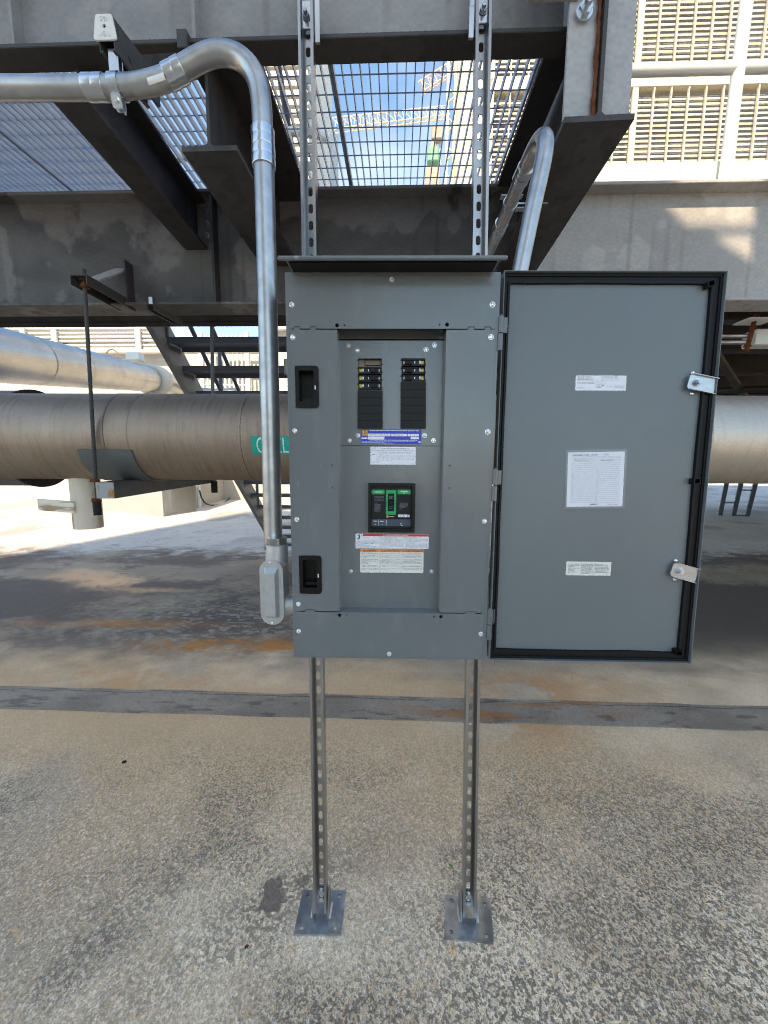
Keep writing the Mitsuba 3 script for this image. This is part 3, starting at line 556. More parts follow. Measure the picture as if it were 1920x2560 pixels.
# recessed inner plates
NI = -.034
vS = PX(960, 1114.5, NI)[1]; vT = PX(960, 851.5, NI)[1]
opn = []
for (x0, y0, x1, y1) in ((895.4, 895.8, 954.2, 974.8), (1004.2, 895.6, 1062.3, 954)):
    a_, b_ = PX(x0, y0, NI), PX(x1, y1, NI); opn.append((a_[0], b_[1], b_[0], a_[1]))
a_, b_ = PX(922, 1209, NI), PX(1035, 1330, NI)
up1 = sbox(oL - .004, vS + .0009, oR + .004, vT).difference(unary_union([sbox(*o) for o in opn]))
lo1 = sbox(oL - .004, oB - .02, oR + .004, vS - .0004).difference(sbox(a_[0], b_[1], b_[0], a_[1]))
add(pn, 'inner_plate', plate(up1, NI - .0022, NI), 'panel_paint', MP)
add(pn, 'inner_plate', plate(lo1, NI - .0022, NI + .0006), 'panel_paint', MP)
add(pn, 'interior_rail', [bx([oL - .005, vT + .010, -.060], [oR + .005, vT + .034, -.056]), cyl([oR - .008, vT + .026, -.056], [oR - .008, vT + .026, -.04], .006, 14)], 'panel_paint', MP)
# screws
def screw(px, py, n0, r=.0061):
    c = PX(px, py, n0); m = trimesh.creation.icosphere(subdivisions=2, radius=r); m.apply_scale([1, 1, .62]); v = m.vertices; v[:, 2] = np.maximum(v[:, 2], -.0004)
    an = rng.uniform(0, 3.14); q = v[:, 0] * math.cos(an) + v[:, 1] * math.sin(an); q2 = -v[:, 0] * math.sin(an) + v[:, 1] * math.cos(an)
    v[:, 2] = np.where((np.abs(q) < r * .2) | ((np.abs(q2) < r * .2) & (rng.random() < .5)), v[:, 2] * .45, v[:, 2]); m.vertices = v
    w = trimesh.creation.cylinder(radius=r * 1.08, height=.0012, sections=20); m = cat([m, w]); m.apply_translation([c[0], c[1], n0 + .0002]); add(pn, 'screw', m, 'screw_metal', MP, 30)
for x, y in ((980, 698.4), (729.6, 762), (1231, 761.5), (732, 843.5), (1227.6, 843), (737, 1077), (1219, 1079.5), (742, 1298.8), (1211, 1303.5), (746, 1510), (747, 1578), (1202, 1585), (973, 1634.7)): screw(x, y, .0027)
for x, y in ((870.5, 864), (893, 875.5), (1086.8, 863), (1065, 873.6), (894.8, 1089), (873.5, 1101.4), (1061.9, 1089), (1083.8, 1101.4), (877, 1428), (1079.4, 1428.8)): screw(x, y, NI + .0008, .0054)
# latch pockets
for (u0, v0, u1, v1) in pk:
    o = rrect(u0, v0, u1, v1, .008).union(sbox(u0, v0 + .001, u0 + .012, v1 - .001)); i_ = rrect(u0 + .009, v0 + .016, u1 - .012, v1 - .011, .003)
    kk = add(pn, 'latch_pocket', [plate(o.difference(i_), .0028, .0062), plate(ring(i_.buffer(.0015), .0015), -.03, .0027), plate(i_, -.0315, -.030)], 'black_plastic', MP)
    add(kk, 'ledge', bx([u0 + .012, v0 + .018, -.0295], [u1 - .014, v0 + .026, -.012]), 'matte_black', MP)
    add(kk, 'catch', bx([u1 - .0096, (v0 + v1) / 2 - .006, .0063], [u1 - .0070, (v0 + v1) / 2 + .003, .0070]), 'sticker_white', MP)
# branch breakers
def nbx(x0, y0, x1, y1, n0, n1, b=.0006):
    a_, c_ = PX(x0, y0, n1), PX(x1, y1, n1); return cb([min(a_[0], c_[0]), min(a_[1], c_[1]), n0], [max(a_[0], c_[0]), max(a_[1], c_[1]), n1], b)
add(pn, 'bus_cover', nbx(890, 890, 1068, 1080, -.058, -.054), 'bus_metal', MP)
add(pn, 'bus_finger', [nbx(896, 897, 912, 920, -.054, -.046), nbx(913, 898, 953, 913, -.054, -.049)], 'bus_metal', MP)
def breaker(xl, xr, yc, side, thrown=False):
    k = add(pn, 'circuit_breaker', [nbx(xl + .5, yc - 8.6, xr - .5, yc + 9.0, -.055, -.037), nbx(xl + 1, yc - 7.4, xr - 1, yc - 5.9, -.037, -.0335, .0003), nbx(xl + 1, yc + 6.6, xr - 1, yc + 8.6, -.037, -.031, .0003)], 'breaker_black', MP)
    f = lambda a, b: ((xl + a, xl + b) if side < 0 else (xr - b, xr - a))
    x0, x1 = f(33, 50); add(k, 'handle', [nbx(x0, yc - 4.6, x1, yc + 5.2, -.037, -.031), nbx(f(32, 39)[0], yc - (9 if thrown else 4.5), f(32, 39)[1], yc + 4.2, -.037, -.021)], 'matte_black', MP)
    x0, x1 = f(3.2, 9.6); t = add(k, 'tag', nbx(x0, yc - 3.6, x1, yc + 4.4, -.037, -.0352, .0002), 'tag_yellow', MP)
    a_ = PX((x0 + x1) / 2, yc + .4, -.035); add(k, 'marking', [plate(ring(sbox(a_[0] - .0022, a_[1] - .0024, a_[0] + .0022, a_[1] + .0024), .0007), -.03515, -.0349), ], 'black_ink', MP)
    w = [nbx(*(f(a0, b0)[0], yc - y0, f(a0, b0)[1], yc + y1), -.037, -.0355, .0002) for a0, b0, y0, y1 in ((10.6, 12.6, 4, 3.4), (13.0, 14.4, 4, 3.2), (24.5, 27, 2.8, 2.6), (51.5, 53.4, 3, 3.4))]
    add(k, 'print', w, 'print_white', MP)
for yc, th_ in ((925.8, True), (945.4, False), (964.4, False)): breaker(895.4, 954.2, yc, -1, th_)
for yc in (906, 925.6, 945): breaker(1004.2, 1062.3, yc, 1)
for (x0, x1, ya, yb, n_) in ((893.9, 956.6, 975.2, 1071.6, 5), (1001.6, 1064.6, 954.6, 1071.6, 6)):
    for j in range(n_):
        h = (yb - ya) / n_; add(pn, 'filler_plate', [nbx(x0, ya + h * j + .04, x1, ya + h * (j + 1) - .04, -.0338, -.0285, .00035)], 'matte_black', MP)
nb = []
for y_ in (900, 920, 939.5, 959.5): nb.append(nbx(893.2, y_ - 1.6, 895.4, y_ + 1.6, -.0337, -.031, .0003)); nb.append(nbx(954.2, y_ + 8.6, 956.4, y_ + 11.8, -.0337, -.031, .0003))
for y_ in (899.6, 919.8, 939.8): nb.append(nbx(1001.6, y_ - 1.6, 1004.2, y_ + 1.6, -.0337, -.031, .0003)); nb.append(nbx(1062.3, y_ + 9.4, 1064.8, y_ + 12.4, -.0337, -.031, .0003))
add(pn, 'twist_tabs', nb, 'matte_black', MP)

# printed labels
def words(u0, v0, u1, v1, rows, hh, fill=.8, seed=1):
    """rows of small printed word marks between two corners"""
    r = random.Random(seed); out = []
    for j in range(rows):
        v = v1 - (j + .5) * (v1 - v0) / rows; u = u0; end = u0 + (u1 - u0) * (1 if r.random() < fill else r.uniform(.35, .8))
        while u < end - hh:
            w = min(r.uniform(1.2, 4.5) * hh, end - u); out.append(sbox(u, v - hh / 2, u + w, v + hh / 2)); u += w + hh * .55
    return unary_union(out) if out else None
def txt(t, u, v, h, n0, bold=False, maxw=None, center=False):
    m = meshkit.text_mesh(t, h, .0002, bold); e = m.bounds[1][0] - m.bounds[0][0]; s = 1.0
    if maxw and e > maxw: s = maxw / e
    m.apply_scale([s, 1, 1]); m.apply_translation([u - (e * s / 2 if center else 0), v, n0]); return m
def sticker(parent, M, fn, quad, n0, mat, name='label', r=.002, label=None):
    """quad: photo corners (x0,y0,x1,y1) on the plane n0; returns key and rectangle"""
    a_, c_ = fn(quad[0], quad[1], n0), fn(quad[2], quad[3], n0)
    R = (a_[0], c_[1], c_[0], a_[1]); k = add(parent, name, plate(rrect(*R, r), n0, n0 + .0004), mat, M, label=label); return k, R
N1 = NI + .0001; N2 = NI + .0007
def sub(R, a, b, c, d): return (R[0] + (R[2] - R[0]) * a, R[3] - (R[3] - R[1]) * d, R[0] + (R[2] - R[0]) * c, R[3] - (R[3] - R[1]) * b)
# blue rating label
k, R = sticker(pn, MP, PX, (903.2, 1073.2, 1052.6, 1110.6), N1, 'label_blue', 'label', .0008, 'blue rating label with orange square mark')
def pc_(k, R, items, mat, n0, M, name='print'):
    add(k, name, cat([plate(sbox(*sub(R, *i)), n0 + .0005, n0 + .0007) for i in items]), mat, M)
pc_(k, R, [(.112, .30, .43, .46), (.436, .30, .48, .46), (.49, .30, .765, .46), (.775, .30, .82, .46), (.825, .30, .96, .46), (.112, .49, .385, .69), (.005, .56, .105, .66), (.825, .50, .96, .66)], 'sticker_white', N1, MP)
pc_(k, R, [(.012, .05, .105, .46)], 'logo_orange', N1, MP, 'emblem')
S_ = sub(R, .012, .05, .105, .46); cxy = ((S_[0] + S_[2]) / 2, (S_[1] + S_[3]) / 2)
add(k, 'emblem', [plate(ring(sbox(S_[0] + .0013, S_[1] + .0013, S_[2] - .0013, S_[3] - .0013), .0009), N1 + .0008, N1 + .001), txt('D', cxy[0], cxy[1] - .0034, .0068, N1 + .0008, True, None, True)], 'black_ink', MP)
add(k, 'print', [plate(words(*sub(R, .135, .04, .965, .13), 1, .0016, 1, 3), N1 + .0005, N1 + .0007), plate(words(*sub(R, .15, .70, .94, .76), 1, .0012, 1, 4), N1 + .0005, N1 + .0007), plate(words(*sub(R, .01, .80, .9, .96), 3, .0006, .9, 5), N1 + .0005, N1 + .0007), plate(sbox(*sub(R, .955, .80, .992, .90)), N1 + .0005, N1 + .0007)], 'print_white', MP)
add(k, 'print', [plate(words(*sub(R, .13, .33, .42, .43), 1, .0012, .8, 8), N1 + .0008, N1 + .001), plate(words(*sub(R, .5, .33, .70, .43), 1, .0012, .8, 9), N1 + .0008, N1 + .001)], 'ink', MP)
# white label under it
k, R = sticker(pn, MP, PX, (926, 1117, 1038.8, 1162), N2, 'sticker_white', 'label', .0005, 'white data label with square D mark')
S_ = sub(R, .015, .05, .115, .29)
add(k, 'print', [plate(ring(sbox(*S_), .0004), N2 + .0005, N2 + .0007), txt('D', (S_[0] + S_[2]) / 2, S_[1] + .0025, .0062, N2 + .0005, False, None, True), plate(words(*sub(R, .25, .05, .86, .13), 2, .0007, 1, 2), N2 + .0005, N2 + .0007), plate(words(*sub(R, .14, .16, .95, .22), 1, .0009, 1, 6), N2 + .0005, N2 + .0007), plate(words(*sub(R, .14, .26, .9, .33), 1, .0009, .7, 7), N2 + .0005, N2 + .0007), plate(words(*sub(R, .02, .40, .10, .46), 1, .0022, 1, 7), N2 + .0005, N2 + .0007)], 'ink', MP)
add(k, 'print', [plate(words(*sub(R, .14, .36, .98, .80), 8, .0006, .7, 11), N2 + .0005, N2 + .0007), plate(words(*sub(R, .02, .82, .2, .92), 2, .0006, .8, 12), N2 + .0005, N2 + .0007), plate(words(*sub(R, .88, .93, .98, .97), 1, .0006, 1, 13), N2 + .0005, N2 + .0007)], 'ink_pale', MP)
# danger and warning labels
k, R = sticker(pn, MP, PX, (888.8, 1334, 1071.6, 1372.4), N2, 'sticker_white', 'label', .0018, 'red and white danger label')
add(k, 'band', plate(sbox(*sub(R, .10, .01, .998, .16)), N2 + .0005, N2 + .0007), 'danger_red', MP)
b_ = sub(R, .10, .01, .998, .16)
tri = lambda u, v, s: plate(Polygon([(u - s * .55, v), (u + s * .55, v), (u, v + s)]), N2 + .0008, N2 + .001)
add(k, 'lettering', [txt('DANGER / PELIGRO / DANGER', R[0] + (R[2] - R[0]) * .40, b_[1] + .0014, .0031, N2 + .0008, True, .062), tri(R[0] + (R[2] - R[0]) * .383, b_[1] + .0013, .0034)], 'print_white', MP)
fig = [(.012, .08, .06, .30), (.052, .04, .072, .10), (.05, .12, .07, .30)]
S_ = sub(R, .006, .02, .096, .44)
man = unary_union([Polygon([(S_[0] + (S_[2] - S_[0]) * x, S_[1] + (S_[3] - S_[1]) * y) for x, y in q]) for q in ([(.02, .86), (.06, .92), (.5, .70), (.46, .62)], [(.42, .74), (.62, .80), (.66, .40), (.48, .34)], [(.48, .42), (.64, .4), (.38, .02), (.30, .04)], [(.46, .46), (.5, .36), (.1, .16), (.06, .22)], [(.5, .97), (.62, .97), (.62, .84), (.5, .84)], [(.66, .92), (.72, .96), (.96, .62), (.90, .60)])])
add(k, 'pictogram', plate(man, N2 + .0005, N2 + .0007), 'black_ink', MP)
add(k, 'print', [plate(sbox(*sub(R, .325, .17, .3275, .98)), N2 + .0005, N2 + .0007), plate(sbox(*sub(R, .662, .17, .6645, .98)), N2 + .0005, N2 + .0007)] + [plate(words(*sub(R, a_, b0, c_, .96), r_, .00075, .62, sd), N2 + .0005, N2 + .0007) for a_, b0, c_, r_, sd in ((.01, .47, .31, 7, 21), (.105, .19, .31, 4, 22), (.34, .19, .65, 11, 23), (.68, .19, .985, 11, 24))], 'ink', MP)
k, R = sticker(pn, MP, PX, (900.2, 1373, 1058.2, 1432.6), N2, 'label_cream', 'label', .0018, 'orange and white three language warning label')
add(k, 'band', plate(sbox(*sub(R, .0, .004, 1.0, .115)), N2 + .0005, N2 + .0007), 'warning_orange', MP)
b_ = sub(R, .0, .004, 1, .115); Wd = R[2] - R[0]
add(k, 'lettering', [txt('WARNING', R[0] + Wd * .095, b_[1] + .0014, .0043, N2 + .0008, True, Wd * .175), txt('ADVERTENCIA', R[0] + Wd * .372, b_[1] + .0014, .0043, N2 + .0008, True, Wd * .262), txt('AVERTISSEMENT', R[0] + Wd * .702, b_[1] + .0014, .0043, N2 + .0008, True, Wd * .288)] + [tri(R[0] + Wd * f_, b_[1] + .0012, .0046) for f_ in (.068, .345, .676)], 'black_ink', MP)
add(k, 'print', [plate(sbox(*sub(R, x_, .13, x_ + .003, .99)), N2 + .0005, N2 + .0007) for x_ in (.305, .655)] + [plate(words(*sub(R, a_, v_[0], c_, v_[1]), r_, .0008, .6, sd), N2 + .0005, N2 + .0007) for a_, c_, sd in ((.02, .29, 31), (.32, .64, 41), (.67, .97, 51)) for v_, r_ in (((.14, .21), 2), ((.25, .36), 3), ((.40, .62), 6), ((.69, .74), 2), ((.80, .87), 2))], 'ink', MP)
# main breaker
mb = add(pn, 'main_breaker', [plate(sbox(*(lambda a, b: (a[0], b[1], b[0], a[1]))(PX(920.6, 1207.8, -.02), PX(1036.6, 1331.4, -.02))).difference(sbox(*(lambda a, b: (a[0], b[1], b[0], a[1]))(PX(928, 1215, -.02), PX(1028, 1322, -.02)))), NI + .0008, -.018)], 'black_plastic', MP, label='black main breaker with green face labels and a toggle')
NF = -.026
add(mb, 'face', [nbx(928.2, 1215.2, 1027.8, 1321.8, -.045, NF, .0008), nbx(929, 1294, 1027, 1297, NF, NF + .001, .0003)], 'matte_black', MP)
def fx(x0, y0, x1, y1, mat, name, r=.0012, n0=NF):
    a_, c_ = PX(x0, y0, n0), PX(x1, y1, n0); R = (a_[0], c_[1], c_[0], a_[1]); return add(mb, name, plate(rrect(*R, r), n0 + .0002, n0 + .0006), mat, MP), R
k, R = fx(929, 1224.2, 961.2, 1235.6, 'label_green', 'label'); add(mb, 'lettering', txt('PowerPacT', (R[0] + R[2]) / 2, (R[1] + R[3]) / 2 - .0013, .0034, NF + .0007, True, .022, True), 'print_white', MP)
k, R = fx(994.2, 1224.2, 1026.6, 1235.6, 'label_green', 'label'); add(mb, 'lettering', [txt('Schneider', (R[0] + R[2]) / 2, (R[1] + R[3]) / 2 - .0002, .0034, NF + .0007, True, .019, True), txt('Electric', (R[0] + R[2]) / 2 + .002, (R[1] + R[3]) / 2 - .0036, .0022, NF + .0007, False, .012, True)], 'print_white', MP)
a_, c_ = PX(965, 1224.6, NF), PX(990, 1286.8, NF); s0, s1 = PX(970.2, 1233.5, NF), PX(984.8, 1277.8, NF)
add(mb, 'toggle_frame', plate(rrect(a_[0], c_[1], c_[0], a_[1], .001).difference(sbox(s0[0], s1[1], s1[0], s0[1])), NF + .0002, NF + .0022), 'label_green', MP)
t0_, t1_ = PX(972, 1249, NF), PX(983, 1263, NF)
add(mb, 'toggle', [cb([t0_[0], t1_[1], NF + .0002], [t1_[0], t0_[1], NF + .016], .0015), cb([s0[0] + .0007, s1[1] + .001, NF + .0002], [s1[0] - .0007, s0[1] - .001, NF + .001], .0003)], 'black_plastic', MP)
add(mb, 'print', [plate(words(*(lambda a, b: (a[0], b[1], b[0], a[1]))(PX(x0, y0, NF), PX(x1, y1, NF)), r_, h_, .7, sd), NF + .0011, NF + .0014) for x0, y0, x1, y1, r_, h_, sd in ((936, 1240, 960, 1252, 4, .0005, 61), (936, 1256, 952, 1281, 9, .0005, 62), (999, 1256, 1019, 1274, 6, .0006, 63), (972.5, 1239.5, 982.5, 1247, 3, .0007, 64), (973, 1262.5, 982, 1275, 2, .0006, 65), (974, 1280, 979, 1284, 2, .0008, 66))], 'ink_pale', MP)
k, R = fx(966, 1288.4, 971.2, 1293.8, 'warning_orange', 'button', .0004)
add(mb, 'print', plate(words(*(lambda a, b: (a[0], b[1], b[0], a[1]))(PX(973, 1289, NF), PX(987, 1292.4, NF)), 1, .0012, 1, 67), NF + .0003, NF + .0006), 'print_white', MP)
k, R = fx(995.2, 1286.4, 1024, 1292.8, 'sticker_white', 'label', .0006); add(mb, 'lettering', [txt('SQUARE', R[0] + .0015, R[1] + .0016, .0033, NF + .0007, True, .019), plate(ring(sbox(R[2] - .0058, R[1] + .0009, R[2] - .001, R[3] - .0009), .0006), NF + .0007, NF + .0009), txt('D', R[2] - .0034, R[1] + .0018, .0027, NF + .0007, True, None, True)], 'navy_band', MP)
k, R = fx(928.4, 1297.6, 1026.8, 1315.6, 'navy_band', 'band', .0003)
add(mb, 'print', [plate(sbox(*sub(R, x_, .04, x_ + .008, .96)), NF + .0007, NF + .0009) for x_ in (.175, .37)] + [plate(words(*sub(R, *q_), 1, .0018, 1, 70 + i_), NF + .0007, NF + .0009) for i_, q_ in enumerate(((.05, .22, .14, .40), (.23, .22, .33, .40), (.08, .74, .11, .86), (.27, .74, .29, .86)))] + [plate(ring(sbox(*sub(R, .745, .52, .775, .76)), .0004), NF + .0007, NF + .0009), plate(sbox(*sub(R, .745, .82, .785, .90)), NF + .0007, NF + .0009)], 'print_white', MP)
# hinges
for (xc0, y0, y1) in ((1253.6, 790, 876), (1239.2, 1174, 1252), (1226.5, 1523, 1599)):
    p0, p1 = PX(xc0, y0, .002), PX(xc0 - 3.4, y1, .002); u_ = (p0[0] + p1[0]) / 2; vm = (p0[1] + p1[1]) / 2
    k = add(pn, 'hinge', [tube([[u_, p0[1], .0], [u_, p0[1] - .001, .0], [u_, vm + .0012, .0]], [.006, .0068, .0068], 18), tube([[u_ - .0008, vm - .0012, .0], [u_ - .0008, p1[1], .0]], [.0068, .0068], 18), tube([[u_, p0[1] - .001, 0], [u_, p0[1] + .003, 0]], [.0038, .003], 12)], 'panel_paint', MP, 35)
    add(k, 'leaf', [bx([u_, vm + .002, -.004], [u_ + .016, p0[1] - .002, -.0015]), bx([W2 - .001, p1[1] + .002, -.006], [u_, vm - .002, -.0035])], 'panel_paint', MP)
# ---- the door
DW, DH = .261, .4825
dk = 'door'
shell = [bx([-DW, -DH, -.030], [DW, DH, -.0282]), bx([-DW, -DH, -.028], [-DW + .0016, DH, 0]), bx([DW - .0016, -DH, -.028], [DW, DH, 0]), bx([-DW + .0017, DH - .0016, -.028], [DW - .0017, DH, 0]), bx([-DW + .0017, -DH, -.028], [DW - .0017, -DH + .0016, 0])]
door = add(pn, 'door', shell, 'panel_satin', MD, label='open grey door with black gasket, seen from inside')
inn = sbox(-DW + .0175, -DH + .026, DW - .029, DH - .0255)
add(door, 'inner_panel', plate(inn.buffer(.003), -.0175, -.0155), 'panel_satin', MD)
g0 = sbox(-DW + .0017, -DH + .0017, DW - .0017, DH - .0017)
wob = []
ic = np.array(inn.exterior.coords)
for (x0, y0), (x1, y1) in zip(ic[:-1], ic[1:]):
    for t in np.linspace(0, 1, 30, endpoint=False): wob.append((x0 + (x1 - x0) * t, y0 + (y1 - y0) * t))
wob = np.array(wob); wob = wob + (meshkit.fbm(np.c_[wob * 9, wob[:, :1] * 0], 3, 4) - .5)[:, None] * .004
g1 = Polygon(wob)
add(door, 'gasket', [plate(g0.difference(g1), -.0277, -.0120), plate(ring(g0.buffer(-.001), .006), -.0119, -.0085), plate(g1.buffer(.0055).difference(g1.buffer(.0005)), -.0119, -.0072)], 'rubber', MD)
NDr = -.0154
def dl(px, py, px2, py2, ang):
    c = DX(px, py, NDr); a_ = math.radians(ang)
    Z = np.eye(4); Z[:2, :2] = [[math.cos(a_), -math.sin(a_)], [math.sin(a_), math.cos(a_)]]; Z[0, 3], Z[1, 3] = c[0], c[1]
    k = add(door, 'latch', [xf(plate(Polygon([(-.02, -.013), (-.014, -.019), (.047, -.019), (.047, .019), (-.014, .019), (-.02, .013)]), .010, .0116), Z), xf(plate(sbox(-.014, .0175, .047, .019), .0117, .0175), Z), xf(plate(sbox(-.014, -.019, .047, -.0175), .0117, .0175), Z), xf(cyl([0, 0, -.001], [0, 0, .01], .006, 12), Z)], 'stainless', MD @ np.array([[1, 0, 0, 0], [0, 1, 0, 0], [0, 0, 1, NDr], [0, 0, 0, 1.0]]))
    add(k, 'bolt', [xf(hexbolt(.0078, .007), MD @ frame([c[0], c[1], NDr + .0118], [1, 0, 0], [0, 1, 0], [0, 0, 1])), xf(cyl([c[0], c[1], NDr + .018], [c[0], c[1], NDr + .023], .005, 12), MD)], 'plate_zinc', W0, 35)
    for s in (-1, 1):
        m = trimesh.creation.icosphere(subdivisions=2, radius=.0052); m.apply_scale([1, 1, .8]); m.apply_translation([c[0] - .004 - s * .001, c[1] + s * .0245, NDr + .002]); add(k, 'stud', m, 'screw_metal', MD, True)
dl(1733, 959, 0, 0, -11); dl(1690.5, 1424.5, 0, 0, -15)
for x, y, a_ in ((1773, 711.6, 18), (1737, 1203, 4), (1693.5, 1629.7, 2)):
    c = DX(x, y, -.005); s_ = plate(ring(rrect(-.0078, -.007, .0078, .007, .001), .0014), -.010, .008)
    add(door, 'clip', [xf(cat([s_, plate(sbox(-.006, -.0055, .006, .0055), -.010, -.0075)]), MD @ frame([c[0], c[1], -.005], [math.cos(math.radians(a_)), math.sin(math.radians(a_)), 0], [-math.sin(math.radians(a_)), math.cos(math.radians(a_)), 0], [0, 0, 1]))], 'black_plastic')
k, R = sticker(door, MD, DX, (1439.6, 938.6, 1564, 977), NDr, 'sticker_white', 'label', .0025, 'white type rating label above the schedule')
add(k, 'print', [plate(words(*sub(R, .03, .05, .33, .30), 3, .0013, 1, 81), NDr + .0005, NDr + .0007), plate(words(*sub(R, .50, .03, .82, .16), 2, .0008, 1, 82), NDr + .0005, NDr + .0007), plate(ring(sbox(*sub(R, .50, .20, .85, .29)), .0003), NDr + .0005, NDr + .0007), plate(ring(sbox(*sub(R, .41, .41, .59, .55)), .0003), NDr + .0005, NDr + .0007), plate(words(*sub(R, .04, .44, .38, .56), 3, .0006, .8, 84), NDr + .0005, NDr + .0007), plate(words(*sub(R, .03, .78, .18, .88), 2, .0006, .9, 85), NDr + .0005, NDr + .0007), plate(words(*sub(R, .77, .64, .97, .84), 4, .0006, .9, 86), NDr + .0005, NDr + .0007), plate(sbox(*sub(R, .03, .35, .97, .36)), NDr + .0005, NDr + .0007), plate(words(*sub(R, .62, .70, .72, .78), 2, .0006, .9, 87), NDr + .0005, NDr + .0007)], 'ink', MD)
add(k, 'lettering', [plate(ring(sbox(*sub(R, .42, .61, .53, .71)), .0007), NDr + .0005, NDr + .0007), plate(sbox(*sub(R, .54, .62, .56, .70)), NDr + .0005, NDr + .0007), plate(sbox(*sub(R, .42, .77, .51, .80)), NDr + .0005, NDr + .0007)], 'black_ink', MD)
k, R = sticker(door, MD, DX, (1416, 1403.6, 1526, 1439.4), NDr, 'label_cream', 'label', .001, 'small white instruction label in three columns')
add(k, 'print', [plate(sbox(*sub(R, x_, .03, x_ + .005, .97)), NDr + .0005, NDr + .0007) for x_ in (.33, .62)] + [plate(words(*sub(R, a_, .13, c_, e_), r_, .0016, .8, sd), NDr + .0005, NDr + .0007) for a_, c_, e_, r_, sd in ((.05, .31, .82, 7, 91), (.35, .60, .90, 8, 92), (.64, .95, .82, 7, 93))] + [plate(words(*sub(R, .88, .91, .97, .95), 1, .0006, 1, 94), NDr + .0005, NDr + .0007)], 'ink', MD)
# circuit schedule in its clear pocket
k = thing('schedule_card', 'white lined circuit schedule sheet in a clear pocket on the open door', 'schedule')
qd = [DX(x, y, NDr) for x, y in ((1420.5, 1131), (1562, 1129), (1554.8, 1265.4), (1415, 1267.2))]
ctr = np.mean(qd, 0); eu = (qd[1] - qd[0] + qd[2] - qd[3]) / 2; ev = (qd[0] - qd[3] + qd[1] - qd[2]) / 2; wS, hS = np.linalg.norm(eu), np.linalg.norm(ev); eu /= wS; ev = np.array([-eu[1], eu[0]])
MQ = MD @ frame([ctr[0], ctr[1], NDr], [eu[0], eu[1], 0], [ev[0], ev[1], 0], [0, 0, 1])
add(k, 'pocket', [plate(sbox(-wS / 2 - .005, -hS / 2 - .004, wS / 2 + .006, hS / 2 + .006), .0003, .0008), plate(sbox(-wS / 2 - .008, -hS / 2 - .0055, wS / 2 + .006, -hS / 2 - .0035), .0009, .0022)], 'pouch', MQ)
add(k, 'sheet', plate(sbox(-wS / 2, -hS / 2, wS / 2, hS / 2), .0009, .0012), 'paper_white', MQ)
R = (-wS / 2, -hS / 2, wS / 2, hS / 2); ys = [.122 + .0263 * j * .985 for j in range(2)] + [.175 + (.935 - .175) * j / 21 for j in range(22)]
add(k, 'ruling', [plate(sbox(*sub(R, .085, y_ - .003, .935, y_ + .003)), .0013, .0014) for y_ in (.085, .108, .134)] + [plate(sbox(*sub(R, a_, .165 + .0362 * j - .0034, c_, .165 + .0362 * j + .0034)), .0013, .0014) for j in range(22) for a_, c_ in ((.09, .50), (.535, .935))], 'ink_pale', MQ)
nums = []
for j in range(21):
    for o, u_ in ((1, .065), (2, .505)): nums.append(txt(str(2 * j + o), R[0] + wS * u_, R[3] - hS * (.165 + .0362 * (j + .9)), .0026, .0013))
add(k, 'lettering', [txt('PANELBOARD / PANNEAU / TABLERO', R[0] + wS * .08, R[3] - hS * .065, .0034, .0013, True, wS * .44), txt('DATE', R[0] + wS * .64, R[3] - hS * .064, .0032, .0013), plate(sbox(*sub(R, .42, .948, .54, .968)), .0013, .0014), plate(ring(sbox(*sub(R, .545, .948, .57, .968)), .0005), .0013, .0014), plate(words(*sub(R, .73, .955, .93, .975), 1, .0011, 1, 99), .0013, .0014), plate(words(*sub(R, .10, .145, .38, .157), 1, .0011, 1, 97), .0013, .0014), plate(words(*sub(R, .57, .145, .80, .157), 1, .0011, 1, 98), .0013, .0014)] + nums, 'ink', MQ)
# ------------------------------------------------------------------ insulated pipes
def revx(x0, x1, r, Y, Z, n=64, z1=None):
    return tube([[x, Y, Z + ((z1 or Z) - Z) * (x - x0) / (x1 - x0)] for x in np.linspace(x0, x1, 30)], r, n)
YP, RP, ZP = 2.27, .238, 1.728
MPI = np.eye(4); t_ = math.radians(.9); MPI[:3, 0] = [math.cos(t_), -math.sin(t_), 0]; MPI[:3, 1] = [math.sin(t_), math.cos(t_), 0]
pp_ = thing('insulated_pipe', 'large brown grey clad pipe with teal label running behind the cabinet', 'pipe')
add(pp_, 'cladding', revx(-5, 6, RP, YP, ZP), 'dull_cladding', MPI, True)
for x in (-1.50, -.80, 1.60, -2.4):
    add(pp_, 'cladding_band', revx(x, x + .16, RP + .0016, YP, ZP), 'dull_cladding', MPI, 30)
def shell(x0, x1, a0, a1, r, t, n=24):
    a = np.radians(np.linspace(a0, a1, n)); V = []; F = []
    for rr_ in (r, r + t):
        for x in (x0, x1): V += [[x, YP - rr_ * math.cos(q_), ZP + rr_ * math.sin(q_)] for q_ in a]
    V = np.array(V); q = lambda s, e: [[s[i], s[i + 1], e[i + 1], e[i]] for i in range(n - 1)]
    A, B, C, D = (list(range(i * n, i * n + n)) for i in range(4))
    F = q(C, D) + q(B, A) + q(A, C) + q(D, B) + [[A[0], B[0], D[0], C[0]], [B[-1], A[-1], C[-1], D[-1]]]
    F = np.array(F); return trimesh.Trimesh(V, np.vstack([F[:, [0, 1, 2]], F[:, [0, 2, 3]]]), process=False)
def atP(x, y, Y):
    d = ray(x, y); p = CAM + d * (Y / (d @ MPI[:3, 1])); return MPI[:3, :3].T @ p
sx0, sx1 = atP(195, 1113, 2.05)[0], atP(331, 1113, 2.05)[0]
sm = shell(sx0, sx1, -125, -18, RP + .004, .003)
add(pp_, 'saddle', sm, 'dark_saddle', MPI, 30, 'dark grey saddle sheet under the pipe')
